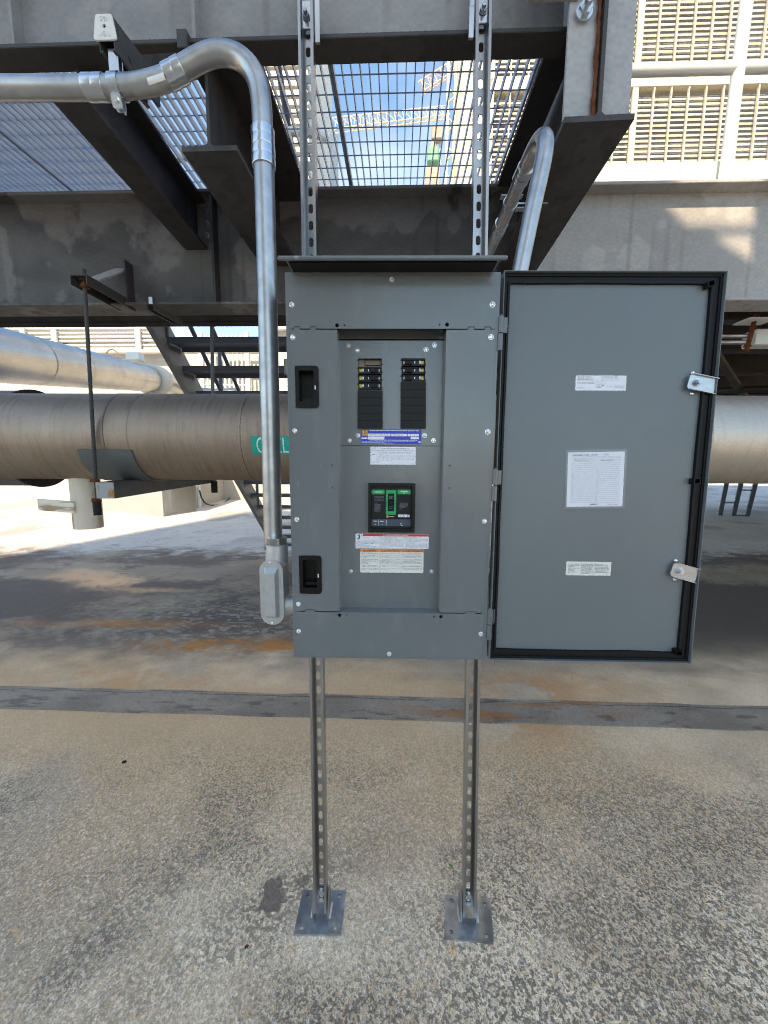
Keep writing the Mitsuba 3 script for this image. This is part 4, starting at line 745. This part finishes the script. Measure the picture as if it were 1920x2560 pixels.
# teal label with white letters, bent round the pipe
lx0 = atP(628, 1100, YP - RP)[0]
def bent(m, u0, r):
    m = m.copy(); v = m.vertices.copy(); an = v[:, 1] / r; rr_ = r + v[:, 2]
    m.vertices = np.c_[u0 + v[:, 0], YP - rr_ * np.cos(an), ZP + rr_ * np.sin(an)]; return m
zt, zb = -0.003, -.0965
grid = cat([trimesh.creation.box(bounds=[[0, zb + (zt - zb) * j / 8, .0019], [.76, zb + (zt - zb) * (j + 1) / 8, .0026]]) for j in range(8)])
lk = add(pp_, 'label', bent(grid, lx0, RP), 'teal', MPI, label='teal pipe label with white capitals')
lt = meshkit.text_mesh('CHILLED WATER', .074, .0008); lt.apply_scale([.137 / (meshkit.text_mesh('CHIL', .074).bounds[1][0] - meshkit.text_mesh('L', .074).extents[0]), 1, 1]); lt = trimesh.Trimesh(*trimesh.remesh.subdivide_to_size(lt.vertices, lt.faces, .02)[:2], process=False); lt.apply_translation([.022, zb + .0105, .0028])
add(lk, 'lettering', bent(lt, lx0, RP), 'sticker_white', MPI)
# wide collar and dark elbow rim at the left end
ck_ = thing('pipe_flange', 'dark rimmed insulated flange drum at the left edge behind the pipe', 'flange')
add(ck_, 'drum', revx(-3.6, -2.15, .285, YP + .17, ZP - .005), 'dark_saddle', MPI, 30)
add(ck_, 'rim', xf(trimesh.creation.revolve(np.array([[.20, -.008], [.292, -.008], [.292, .008], [.20, .008], [.20, -.008]]), sections=64), place([-2.15, YP + .17, ZP - .005], (1, 0, 0))), 'matte_black', MPI, 30)
# hanger rods, bracket, trapeze beam
def rodmesh(a, b, r): 
    z = np.linspace(0, 1, 60); a, b = np.array(a), np.array(b); return tube(a + (b - a) * z[:, None], r * (1 + .05 * (np.arange(60) % 2)), 12)
pt_, pb_ = atSY(211, 690, 1.985), atSY(244, 1285, 1.985)
hk = thing('pipe_hanger', 'dark threaded rod hanger with bracket on the girder carrying the trapeze under the big pipe', 'hanger')
add(hk, 'rod', rodmesh(pt_ + [0, 0, .03], pb_, .0085), 'beam_steel', MS, True)
add(hk, 'nut', [xf(hexbolt(.0185, .016), place(pt_ + (pb_ - pt_) * q_, (0, 0, 1))) for q_ in (.02, .045)], 'rust', MS)
tb0 = atSY(263, 1226, 1.955)
for z_ in (.041, -.058): add(hk, 'nut', xf(hexbolt(.02, .015), place([pb_[0] - .001, 1.985, tb0[2] + z_], (0, 0, 1))), 'rust', MS)
add(hk, 'end_sleeve', cyl([pb_[0], 1.985, tb0[2] - .06], [pb_[0] + .002, 1.985, tb0[2] - .13], .0195, 16), 'rubber', MS, 30)
# bracket: channel cantilever, diagonal plate, upright
bx0 = pt_[0]
chs = sbox(-.042, 0, .042, .045).difference(sbox(-.037, -.01, .037, .040))
add(hk, 'bracket_arm', sweep(chs, [bx0, 1.945, pt_[2] - .055], [bx0 + .005, YG + .0745, pt_[2] - .055]), 'beam_steel', MS)
add(hk, 'brace', sweep(sbox(-.042, -.004, .042, .004), [bx0 + .004, 2.02, pt_[2] - .008], [bx0 + .004, YG + .062, pt_[2] + .155], (0, -1, 1)), 'light_steel', MS)
add(hk, 'upright', bx([bx0 + .047, YG + .01, pt_[2] - .06], [bx0 + .055, YG + .0742, pt_[2] + .18]), 'beam_steel', MS)
sq = sbox(-.046, -.041, .046, .041).difference(sbox(-.041, -.036, .041, .036))
tk = thing('trapeze_beam', 'dark steel hollow beam under the pipe with rust streaked pale end plate', 'beam')
add(tk, 'beam', sweep(sq, [tb0[0], 1.958, tb0[2]], [tb0[0] - .03, 3.15, tb0[2] + .02]), 'beam_steel', MS)
add(tk, 'end_plate', cb([tb0[0] - .046, 1.952, tb0[2] - .041], [tb0[0] + .046, 1.9575, tb0[2] + .041], .001), 'rusty_plate', MS)
hk2 = thing('pipe_hanger', 'thin dark rod hanging in front of the stair with a nut at the top', 'hanger')
q0, q1 = atSY(529, 800, 3.05), atSY(536, 1222, 3.05)
add(hk2, 'rod', rodmesh(q0, q1, .0125), 'dark_saddle', MS, True)
for r_, dz in ((.034, 0), (.022, .04)): add(hk2, 'nut', xf(hexbolt(r_, .03), place(q0 - [0, 0, dz], (0, 0, 1))), 'matte_black', MS)
add(hk2, 'end_sleeve', cyl(q1 + [0, 0, .06], q1 - [0, 0, .03], .024, 14), 'rubber', MS, 30)
# hanging stub pipes
def stubpipe(label, px, pyt, pyb, Y, w, tag=False):
    k = thing('stub_pipe', label, 'pipe'); c = atSY(px, pyb, Y); t = atSY(px, pyt, Y); r = w / 2 / FPX * Y * 1.0
    m = tube([[c[0], Y, c[2]], [c[0], Y, t[2]]], r, 30, False)
    m2 = tube([[c[0], Y, c[2]], [c[0], Y, t[2]]], r - .006, 30, False); m2.invert()
    add(k, 'pipe', [m, m2, xf(trimesh.creation.annulus(r - .006, r, .004, sections=30), np.array([[1, 0, 0, c[0]], [0, 1, 0, Y], [0, 0, 1, c[2] - .001], [0, 0, 0, 1.0]]))], 'stub_paint', MS, 35)
    if tag: add(k, 'tag_board', xf(cb([-.105, -.007, -.033], [.105, .007, .033], .003), np.array([[1, 0, .0, c[0] - .11], [0, 1, 0, Y - r - .008], [-.06, 0, 1, c[2] + .135], [0, 0, 0, 1.0]])), 'tag_wood', MS)
stubpipe('pale stub pipe with a wooden board hanging under the big pipe', 222, 1180, 1318, 2.25, 66, True)
stubpipe('grey stub pipe hanging behind the trapeze beam', 461, 1180, 1277, 3.0, 58)
# silver pipe receding to the left rear
sp = thing('insulated_pipe', 'bright silver clad pipe slanting away above the big pipe at left', 'pipe')
pa, pb2 = atSY(-40, 882, 3.30), atSY(372, 948, 7.2)
dv = (pb2 - pa) / np.linalg.norm(pb2 - pa)
add(sp, 'cladding', tube([pa - dv * .8, pa, pb2], [.235, .235, .215], 48), 'bright_cladding', MS, True)
for s_ in (.62, 1.45, 2.35, 3.3): 
    c = pa + dv * s_; add(sp, 'cladding_band', tube([c, c + dv * .02], .2375, 48, False), 'bright_cladding', MS, True)
add(sp, 'collar', tube([pb2, pb2 + dv * .05, pb2 + dv * .5, pb2 + dv * .55], [.24, .27, .27, .22], 40), 'beige_wrap', MS, 35)
pc3 = atSY(520, 985, 9.5)
add(sp, 'far_run', tube(smoothpath([pb2 + dv * .5, pb2 + dv * 1.1, pc3 + [-.4, 0, 0], pc3 + [.6, .3, 0]], 6), .20, 32), 'bright_cladding', MS, True)
vh = thing('valve_handwheel', 'small red orange valve handwheel above the silver pipe', 'valve')
hc = atSY(282, 893, 7.0); a = np.linspace(0, 2 * np.pi, 33)
add(vh, 'wheel', tube([hc + [.085 * math.cos(t), .05 * math.cos(t), .125 * math.sin(t)] for t in a], .010, 8, False), 'crane_orange', MS, True)
add(vh, 'spokes', [tube([hc, hc + [.085 * math.cos(t), .05 * math.cos(t), .125 * math.sin(t)]], .007, 6) for t in (.4, 2.5, 4.6)] + [cyl(hc, hc + [.28, .0, .0], .014, 10)], 'crane_orange', MS)
add(vh, 'actuator', cb(hc + [.26, -.06, -.06], hc + [.50, .10, .07], .01), 'rail_paint', MS)
# service pipes under the girder
for i, (py, r) in enumerate(((770, .020), (793, .030), (809, .022))):
    c = atSY(200, py, 2.62 + .03 * i); k = thing('service_pipe', ('grey conduit tucked under the girder flange, uppermost of three', 'dark service pipe under the girder, middle of three', 'dark service pipe under the girder, lowest of three')[i], 'pipe')
    add(k, None, cyl([-4.5, c[1], c[2]], [.6, c[1], c[2]], r, 16), 'beam_steel' if i else 'conduit_steel', MS, True)
k = thing('channel_end', 'short channel end with a clip under the girder left of the stair', 'channel'); c = atSY(376, 766, 2.12)
add(k, 'channel', sweep(strut_sec(.041, .030), [c[0], 2.12, c[2] + .012], [c[0] + .02, 2.36, c[2] + .012], (0, 0, -1)), 'beam_steel', MS)
add(k, 'clip', cb([c[0] - .012, 2.125, c[2] + .0125], [c[0] + .010, 2.15, c[2] + .05], .002), 'strut_steel', MS)

# ------------------------------------------------------------------ stair behind the conduit
st_ = thing('steel_stair', 'blue grey open tread steel stair rising towards the platform behind the conduit', 'stairs')
D0, ZT0, RS, TR = 3.40, 2.70, .18, .22
xL = atSY(414, 842, 3.40)[0]; xR = xL + 1.15
ZT0 = atSY(560, 842, D0)[2]
for n_ in range(-1, 14):
    d_, z_ = D0 + TR * n_, ZT0 - RS * n_
    add(st_, 'tread', [bx([xL + .006, d_, z_ - .05], [xR - .006, d_ + .006, z_]), bx([xL + .006, d_ + .0062, z_ - .03], [xR - .006, d_ + .24, z_ - .026]), bx([xL + .006, d_ + .234, z_ - .06], [xR - .006, d_ + .24, z_ - .0305])], 'stair_paint', MS)
    add(st_, 'tread_bracket', [bx([xL + .0002, d_ + .03, z_ - .085], [xL + .0055, d_ + .22, z_ - .0505])], 'stair_paint', MS)
dS = np.array([0, TR, -RS]); dS = dS / np.linalg.norm(dS)
for x in (xL, xR):
    a_, b_ = np.array([x - .004, D0 + .10, ZT0 - .06]) - dS * .9, np.array([x - .004, D0 + .10, ZT0 - .06]) + dS * 3.55
    add(st_, 'stringer', sweep(sbox(-.004, -.11, .004, .11).union(sbox(-.045, -.116, .004, -.108)).union(sbox(-.045, .108, .004, .116)), a_, b_), 'stair_grey', MS)
    for h in (.55, 1.05):
        add(st_, 'handrail', tube([a_ + [0, 0, h], b_ + [0, 0, h]], .021, 12), 'stair_paint', MS, True)
    for s_ in (.8, 2.1, 3.4): add(st_, 'rail_post', tube([a_ + dS * s_, a_ + dS * s_ + [0, 0, 1.05]], .021, 12), 'stair_paint', MS, True)
gb = thing('bar_gate', 'light grey gate of upright bars seen through the stair', 'gate')
YGA = 15.2
g0_, g1_ = atSY(505, 880, YGA), atSY(615, 880, YGA)
for x in np.linspace(g0_[0], g1_[0], 11): add(gb, 'bar', cyl([x, YGA, 1.47], [x, YGA, 6.2], .036, 8), 'rail_paint', MS, True)
for z in (1.6, 3.0, 4.4, 6.1): add(gb, 'rail', cyl([g0_[0], YGA + .05, z], [g1_[0], YGA + .05, z], .04, 8), 'rail_paint', MS, True)
for x in (g0_[0] - .04, g1_[0] + .04): add(gb, 'post', cb([x - .08, YGA - .05, 1.465], [x + .08, YGA + .1, 6.3], .008), 'rail_paint', MS)

# ------------------------------------------------------------------ right side: platform, handrail, louvred wall
pf = thing('platform', 'dark framed steel platform to the right beyond the girder', 'platform')
add(pf, 'deck', bx([.95, YG + .18, 2.985], [24, 6.95, 3.01]), 'beam_steel', MS)
for y in (2.9, 3.6, 4.4, 5.3, 6.2): add(pf, 'joist', [bx([.95, y - .05, 2.60 - .02 * y], [24, y + .05, 2.62 - .02 * y]), bx([.95, y - .006, 2.6205 - .02 * y], [24, y + .006, 2.984])], 'beam_steel', MS)
for x0 in (2.4, 4.2, 6.2):
    add(pf, 'brace', [tube([[x0, 3.3, 2.5], [x0 + 1.8, 4.8, 2.0]], .035, 8), tube([[x0 + 1.4, 3.2, 2.2], [x0 - .6, 5.5, 2.45]], .03, 8)], 'beam_steel', MS)
add(pf, 'toe_board', cb([.90, YG + .10, ZGT + .0005], [6.5, YG + .106, atSY(1700, 405, YG + .1)[2]], .001), 'rail_paint', MS)
hr_ = thing('handrail', 'white pipe handrail standing on the girder at upper right', 'handrail')
b_ = atSY(1812, 445, YG + .055); zr = atSY(1760, 172, YG + .055)[2]
add(hr_, 'post', cyl([b_[0], YG + .055, ZGT + .0005], [b_[0] + .02, YG + .055, 4.1], .0275, 20), 'rail_paint', MS, True)
add(hr_, 'rail', cyl([.78, YG + .055, zr], [6.4, YG + .055, zr + .0], .0255, 20), 'rail_paint', MS, True)
add(hr_, 'rail', cyl([.78, YG + .055, zr + .55], [6.4, YG + .055, zr + .55], .0255, 20), 'rail_paint', MS, True)
for x in (3.4, 5.0): add(hr_, 'post', cyl([x, YG + .055, ZGT + .0005], [x + .02, YG + .055, 4.1], .0275, 20), 'rail_paint', MS, True)
hl3 = thing('handrail', 'pale handrail corner seen through the grating near the left post', 'handrail')
v0 = atSY(835, 340, 2.75)
add(hl3, 'post', cyl([v0[0], 2.75, ZGT - .3], [v0[0], 2.75, v0[2]], .026, 16), 'rail_paint', MS, True)
add(hl3, 'rail', tube(smoothpath([[v0[0] - 1.9, 2.75, v0[2] + .01], [v0[0] - .5, 2.75, v0[2] + .01], [v0[0] - .1, 2.75, v0[2] + .01], [v0[0] - .03, 2.75, v0[2] - .015], [v0[0], 2.75, v0[2] - .08]], 5), .026, 16), 'rail_paint', MS, True)
# louvred wall
YL = 7.0
lw = thing('louvred_building', 'cream louvred building behind the handrail on the right', 'building')
xa = atSY(1226, 300, YL)[0]; xm = 3.55; xb = 24.0
z0_, z1_ = 4.2, 10.4
xw = atSY(1152, 300, YL)[0]
add(lw, 'lower_wall', [bx([xw, YL + .1, 2.0], [xb, YL + .3, z0_ - .15])], 'dark_inside', MS)  # dark sheet standing in for the shadow under the deck
add(lw, 'wall', [bx([xw, YL + .02, z0_ - .149], [xa, YL + 1.0, 14]), bx([xa + .0005, YL + .9, 2.1], [xb, YL + 1.0, 14]), bx([xa + 2.5, YL + 1.0005, 2.1], [xb, YL + 8.0, 14]), bx([xa + .0005, YL + .02, z1_ + .1], [xb, YL + .3, 14])], 'cream_wall', MS)
add(lw, 'backing', bx([xa + .001, YL + .75, z0_ - .1], [xb - .01, YL + .76, z1_ + .09]), 'stair_grey', MS)
zband = atSY(1650, 208, YL)[2]; zbh = (atSY(1650, 193, YL)[2] - atSY(1650, 226, YL)[2]) / 2
add(lw, 'band', cb([xa, YL - .065, zband - zbh], [xb, YL + .10, zband + zbh], .004), 'louver_cream', MS)
LV = Polygon([(-.035, .009), (-.035, .012), (.0, .013), (.0, -.016), (-.004, -.016), (-.004, .009)]); LV = affinity.scale(LV, -1, 1, origin=(0, 0))
for (u0, u1) in ((xa + .01, xm - .02), (xm + .02, 6.4)):
    z = z0_
    while z < z1_:
        if abs(z - zband) > zbh + .04:
            add(lw, 'louvre', sweep(LV, [u1, YL + .035, z], [u0, YL + .035, z]), 'louver_cream', MS)
        z += .072
    n_ = int(round((u1 - u0) / .262))
    for j in range(n_ + 1):
        x = u0 + (u1 - u0) * j / n_; t = .022 if j in (0, n_) else .009
        for a_, c_ in ((z0_ - .05, zband - zbh - .001), (zband + zbh + .001, z1_ + .08)): add(lw, 'bar', bx([x - t, YL - .055, a_], [x + t, YL - .020, c_]), 'louver_cream', MS)
# hoist mast on the building corner
hm = thing('hoist_mast', 'pale ladder like hoist mast beside the louvred building', 'mast')
x0, x1 = atSY(1118, 300, 7.6)[0], atSY(1136, 300, 7.6)[0]
for x in (x0, x1): add(hm, 'upright', bx([x - .02, 7.58, 0], [x + .02, 7.62, 16]), 'crane_cream', MS)
add(hm, 'rungs', [tube([[x0, 7.6, z], [x1, 7.6, z + (.10 if j % 2 else -.10)]], .014, 6) for j, z in enumerate(np.arange(3, 16, .22))], 'crane_cream', MS)
# white banded building seen through the grating on the left
wb = thing('white_building', 'white building with horizontal ledges seen through the grating on the left', 'building')
x0, x1 = atSY(640, 300, 14)[0], atSY(768, 300, 14)[0]
add(wb, 'wall', bx([x0, 14.25, 0], [x1, 19, 19]), 'cream_wall', MS)
for z in np.arange(6, 18.8, .27): add(wb, 'ledge', bx([x0 - .05, 14.0, z], [x1 + .05, 14.2495, z + .15]), 'white_paint', MS)
# ------------------------------------------------------------------ left background: pipe rack, white wall, kerb block
wt = thing('white_wall', 'white sunlit wall below the rack of pale pipes', 'wall')
zc = atSY(300, 883, 16)[2]
add(wt, 'wall', bx([-26, 16, 0], [3.2, 16.4, zc]), 'white_paint', MS)
rk = thing('pipe_rack', 'rack of pale horizontal pipes above the white wall at left', 'pipe rack')
xe = atSY(396, 850, 15.5)[0]
for py, r in ((822, .10), (833, .06), (843, .09), (853, .085), (864, .09), (872, .07)):
    c = atSY(200, py, 15.5); add(rk, 'pipe', cyl([-24, 15.5, c[2]], [xe + .2, 15.5, c[2]], r * .62, 14), 'white_paint', MS, True)
c = atSY(200, 880, 15.2); add(rk, 'pipe', cyl([-24, 15.2, c[2]], [2.8, 15.2, c[2]], .09, 14), 'white_paint', MS, True)
add(rk, 'backing_panel', bx([-25, 15.75, zc + .001], [xe + .1, 15.85, atSY(200, 816, 15.5)[2]]), 'stair_grey', MS)
for px in (58, 136, 345): 
    c = atSY(px, 840, 15.4); add(rk, 'clamp', cb([c[0] - .10, 15.35, atSY(px, 875, 15.4)[2]], [c[0] + .10, 15.45, atSY(px, 820, 15.4)[2]], .01), 'rail_paint', MS)
# low white buildings right of the stair far off
lb2 = thing('low_building', 'low cream building with pale roof edge beyond the stair', 'building')
add(lb2, 'wall', [bx([-7.0, 20, 0], [4, 25, 5.2])], 'cream_wall', MS)
add(lb2, 'roof_edge', bx([-7.1, 19.9, 5.2005], [4.1, 25.1, 5.5]), 'white_paint', MS)
for x in (-5.4, -4.2, -3.0): add(lb2, 'window', bx([x, 19.97, 2.6], [x + .8, 19.998, 4.0]), 'dark_inside', MS)
# corner block on the ground
C0 = MS[:3, :3].T @ (CAM + ray(409, 1292) * (-EYE / ray(409, 1292)[2])); 
kb = thing('containment_block', 'low concrete containment block with rust stain and one sunlit side', 'wall')
dR_ = MS[:3, :3].T @ (CAM + ray(655, 1222) * (-EYE / ray(655, 1222)[2])) - C0; dR_[2] = 0; dL_ = np.array([-4.5, 2.2, 0])
Pb = Polygon([C0[:2], (C0 + dR_)[:2], (C0 + dR_ + dL_)[:2], (C0 + dL_)[:2]])
add(kb, 'block', plate(Pb, 0, 1.38), 'kerb_wall', MS)
add(kb, 'coping', plate(Pb.buffer(.06, join_style=2), 1.3805, 1.46), 'kerb_wall', MS)
pk_ = C0 + dR_ * .12; nR = np.array([dR_[1], -dR_[0], 0]) / np.linalg.norm(dR_)
add(kb, 'support_bracket', [cyl(pk_ + nR * .15 + [0, 0, 0], pk_ + nR * .15 + [0, 0, 1.2], .05, 10), cyl(pk_ + dR_ * .07 + nR * .15, pk_ + dR_ * .07 + nR * .15 + [0, 0, 1.0], .06, 10), cyl(pk_ + nR * .16 + [0, 0, .75], pk_ + dR_ * .07 + nR * .16 + [0, 0, .75], .03, 8)], 'rail_paint', MS)
cb_ = thing('cable', 'dark cable lying on the slab along the foot of the block', 'cable')
add(cb_, None, tube(smoothpath([pk_ + dR_ * .06 + nR * .22 + [0, 0, .6], pk_ + dR_ * .08 + nR * .3 + [0, 0, .15], pk_ + dR_ * .12 + nR * .35 + [0, 0, .03], pk_ + dR_ * .3 + nR * .25 + [0, 0, .03], pk_ + dR_ * .75 + nR * .15 + [0, 0, .03]], 8), .022, 8), 'matte_black', MS, True)
# far stair foot at right
fs = thing('steel_stair', 'small dark stair foot standing on the slab at far right', 'stairs')
q0, q1 = atSZ(1800, 1288, 0), atSZ(1868, 1290, 0)
ds = np.array([-.42, 1.0, 0]) * 0 + np.array([-.32, -.5, .95])
for x, yy_ in ((q0, 0), ((q0 + q1) / 2 + [0, 0, 0], 1), (q1, 2)):
    add(fs, 'stringer', sweep(sbox(-.05, -.06, .05, .06), x, x + ds * 2.6), 'stair_paint', MS)
for j in range(6):
    a_ = q0 + ds * (.42 * j + .02); add(fs, 'tread', [sweep(sbox(-.03, -.02, .03, .02), a_ + (q1 - q0) * (.0 if j % 2 else .5), a_ + (q1 - q0) * (.5 if j % 2 else 1.0))], 'stair_paint', MS)
# conduit and junction box under the right girder with rusty rod
rj = thing('conduit', 'twin grey conduits with junction box under the right end of the girder', 'conduit')
c = atSY(1880, 848, 2.6)
for dz in (-.018, .018): add(rj, 'pipe', cyl([1.0, 2.6, c[2] + dz], [6, 2.6, c[2] + dz], .014, 12), 'conduit_steel', MS, True)
add(rj, 'box', cb([c[0] - .02, 2.55, c[2] - .045], [c[0] + .35, 2.65, c[2] + .045], .004), 'rail_paint', MS)
rr2 = thing('pipe_hanger', 'rust covered threaded rod hanging from the right girder', 'hanger'); c2 = atSY(1892, 770, 2.5)
add(rr2, 'rod', rodmesh([c2[0], 2.5, ZGB + .02], [c2[0] - .03, 2.5, c[2] - .10], .012), 'rust', MS, True)
add(rr2, 'nut', [xf(hexbolt(.017, .016), place([c2[0] - .028, 2.5, c[2] - .07], (0, 0, 1)))], 'rust', MS)
add(rr2, 'plate', cb([c2[0] - .08, 2.44, ZGB - .022], [c2[0] + .08, 2.56, ZGB - .0145], .001), 'rail_paint', MS)
# ------------------------------------------------------------------ cranes
def lattice(A, B, w, h, n, r):
    A, B = np.array(A, float), np.array(B, float); x, y, d = basis(B - A, (0, 0, 1)); L = np.linalg.norm(B - A); out = []
    ch = [(-w / 2, 0), (w / 2, 0), (0, h)] if h > 0 else [(-w / 2, -w / 2), (w / 2, -w / 2), (w / 2, w / 2), (-w / 2, w / 2)]
    for c in ch: o = x * c[0] + y * c[1]; out.append(tube([A + o, B + o], r, 6))
    for j in range(n):
        for i in range(len(ch)):
            c, e = ch[i], ch[(i + 1) % len(ch)]; s = d * L * j / n; s2 = d * L * (j + 1) / n
            out.append(tube([A + x * c[0] + y * c[1] + s, A + x * e[0] + y * e[1] + (s + s2) / 2], r * .6, 5)); out.append(tube([A + x * e[0] + y * e[1] + (s + s2) / 2, A + x * c[0] + y * c[1] + s2], r * .6, 5))
    return cat(out)
YK = 70
cn = thing('tower_crane', 'cream tower crane with lattice jib and green cab in the sky behind the grating', 'crane')
j0, j1 = atSY(828, 328, YK), atSY(1120, 292, YK + 12)
add(cn, 'jib', lattice(j0, j1, 1.2, 1.7, 14, .085), 'crane_cream', MS)
mt = atSY(1092, 335, YK + 6); mb_ = np.array([mt[0], mt[1], 0])
add(cn, 'mast', lattice(mb_, mt, 1.2, -1, 20, .10), 'crane_cream', MS)
c = atSY(1083, 392, YK + 4); add(cn, 'cab', cb(c - [1.0, .8, 1.1], c + [.9, .8, 1.1], .15), 'crane_green', MS)
c = atSY(1092, 345, YK + 5); add(cn, 'winch', [cb(c - [.9, .7, .5], c + [1.0, .7, 1.3], .1), cb(c - [1.1, .5, 2.2], c + [-.2, .5, -.6], .1)], 'brown_steel', MS)
c = atSY(1085, 432, YK + 4); add(cn, 'lower_frame', [cb(c - [1.5, .6, 3.2], c + [1.0, .6, .6], .1)], 'brown_steel', MS)
c2n = thing('tower_crane', 'orange lattice jib of a second crane above the first', 'crane')
add(c2n, 'jib', lattice(atSY(1058, 232, 85), atSY(1150, 172, 88), 1.2, 1.8, 6, .12), 'crane_orange', MS)
m0 = atSY(1150, 172, 88); add(c2n, 'mast', lattice([m0[0], 88, 0], m0, 1.0, -1, 16, .05), 'crane_orange', MS)
# small leaves and litter on the slab
for x, y, m_, nm, lab, s in ((587, 2113, 'leaf_green', 'leaf', 'tiny green leaf scrap left of the left post', .012), (1127, 2164, 'leaf_green', 'leaf', 'tiny green leaf scrap left of the right post', .012), (311, 1906, 'black_plastic', 'litter', 'small black scrap lying on the slab at left', .016), (616, 2368, 'rust', 'litter', 'small rust brown nut lying on the slab', .010)):
    c = atSZ(x, y, 0); k = thing(nm, lab, nm)
    if nm == 'leaf': pts = [(-1, 0), (-.3, .35), (.6, .3), (1.1, 0), (.5, -.3), (-.4, -.3)]; m = plate(Polygon(np.array(pts) * s * .8), 0, .0012); an = .9 if x < 900 else 2.6
    else: m = trimesh.creation.icosphere(subdivisions=2, radius=s * .7); m.vertices = m.vertices * (1 + .5 * (meshkit.fbm(m.vertices * 120 + x, 2, 1)[:, None] - .5)) * [1, .8, .35]; m.apply_translation([0, 0, s * .2]); an = .4
    add(k, None, m, m_, MS @ frame([c[0], c[1], .001], [math.cos(an), math.sin(an), 0], [-math.sin(an), math.cos(an), 0], [0, 0, 1]), nm != 'leaf')
# ------------------------------------------------------------------ made-up blocker behind the viewer, shaped to shade this yard
hd = np.array([SUN[0], SUN[1]]) / np.hypot(SUN[0], SUN[1]); pd = np.array([-hd[1], hd[0]]); tanE = SUN[2] / np.hypot(SUN[0], SUN[1]); LT = 25.0
tb = thing('tower_building', 'unseen stepped blocker added behind the viewer to shade the yard', 'building')
def tower(w0, w1, zs, a_ref=2.7, depth=8):
    h = zs + (a_ref + LT) * tanE; c = hd * LT
    P_ = [c + pd * w for w in (w0, w1)]; P_ += [P_[1] + hd * depth, P_[0] + hd * depth]
    return plate(Polygon([tuple(p_) for p_ in P_]), 0.01, h)
add(tb, 'tall_wing', tower(-8.07, .25, -.2), 'blocker_beige')
def wz0(px, py, L):
    P_ = MS[:3, :3] @ atSZ(px, py, 0); return (P_[:2] @ pd, (-(P_[:2] @ hd) + L) * tanE)
hb, ht = -.2 + (2.7 + LT) * tanE, 7.5 + (2.7 + LT) * tanE
slot = Polygon([wz0(x, y, LT) for x, y in ((150, 1424), (300, 1447), (446, 1480), (446, 1493), (300, 1466), (150, 1438))])  # slot cut so a streak of sun reaches the slab
add(tb, 'roof_screen', plate(sbox(-8.07, hb + .002, .25, ht).difference(slot), 0, .05), 'blocker_beige', frame([hd[0] * LT, hd[1] * LT, 0], [pd[0], pd[1], 0], [0, 0, 1], [-hd[0], -hd[1], 0]))
add(tb, 'low_wing', tower(.252, 1.45, 2.35), 'blocker_beige')
add(tb, 'end_wing', tower(1.452, 7.0, 3.3), 'blocker_beige')
# added unseen sheet behind the viewer, gaps cut to shape the girder sun patches
def wz(px, py, L=1.5):
    P_ = MS[:3, :3] @ atSY(px, py, YG + .076); return (P_[:2] @ pd, P_[2] + (-(P_[:2] @ hd) + L) * tanE)
sc = thing('overhead_screen', 'unseen sheet added behind the viewer to shape sun patches on the girder', 'screen')
outer = Polygon([wz(1330, 470), wz(2500, 470), wz(2500, 900), wz(1330, 900)])
gap = unary_union([Polygon([wz(1606, 460), wz(1886, 460), wz(1886, 568), wz(1716, 568)]), Polygon([wz(1770, 588), wz(1878, 588), wz(1878, 656)])])
Fs = frame([hd[0] * 1.5, hd[1] * 1.5, 0], [pd[0], pd[1], 0], [0, 0, 1], [-hd[0], -hd[1], 0])
add(sc, 'sheet', plate(outer.difference(gap), 0, .02), 'blocker_beige', Fs)
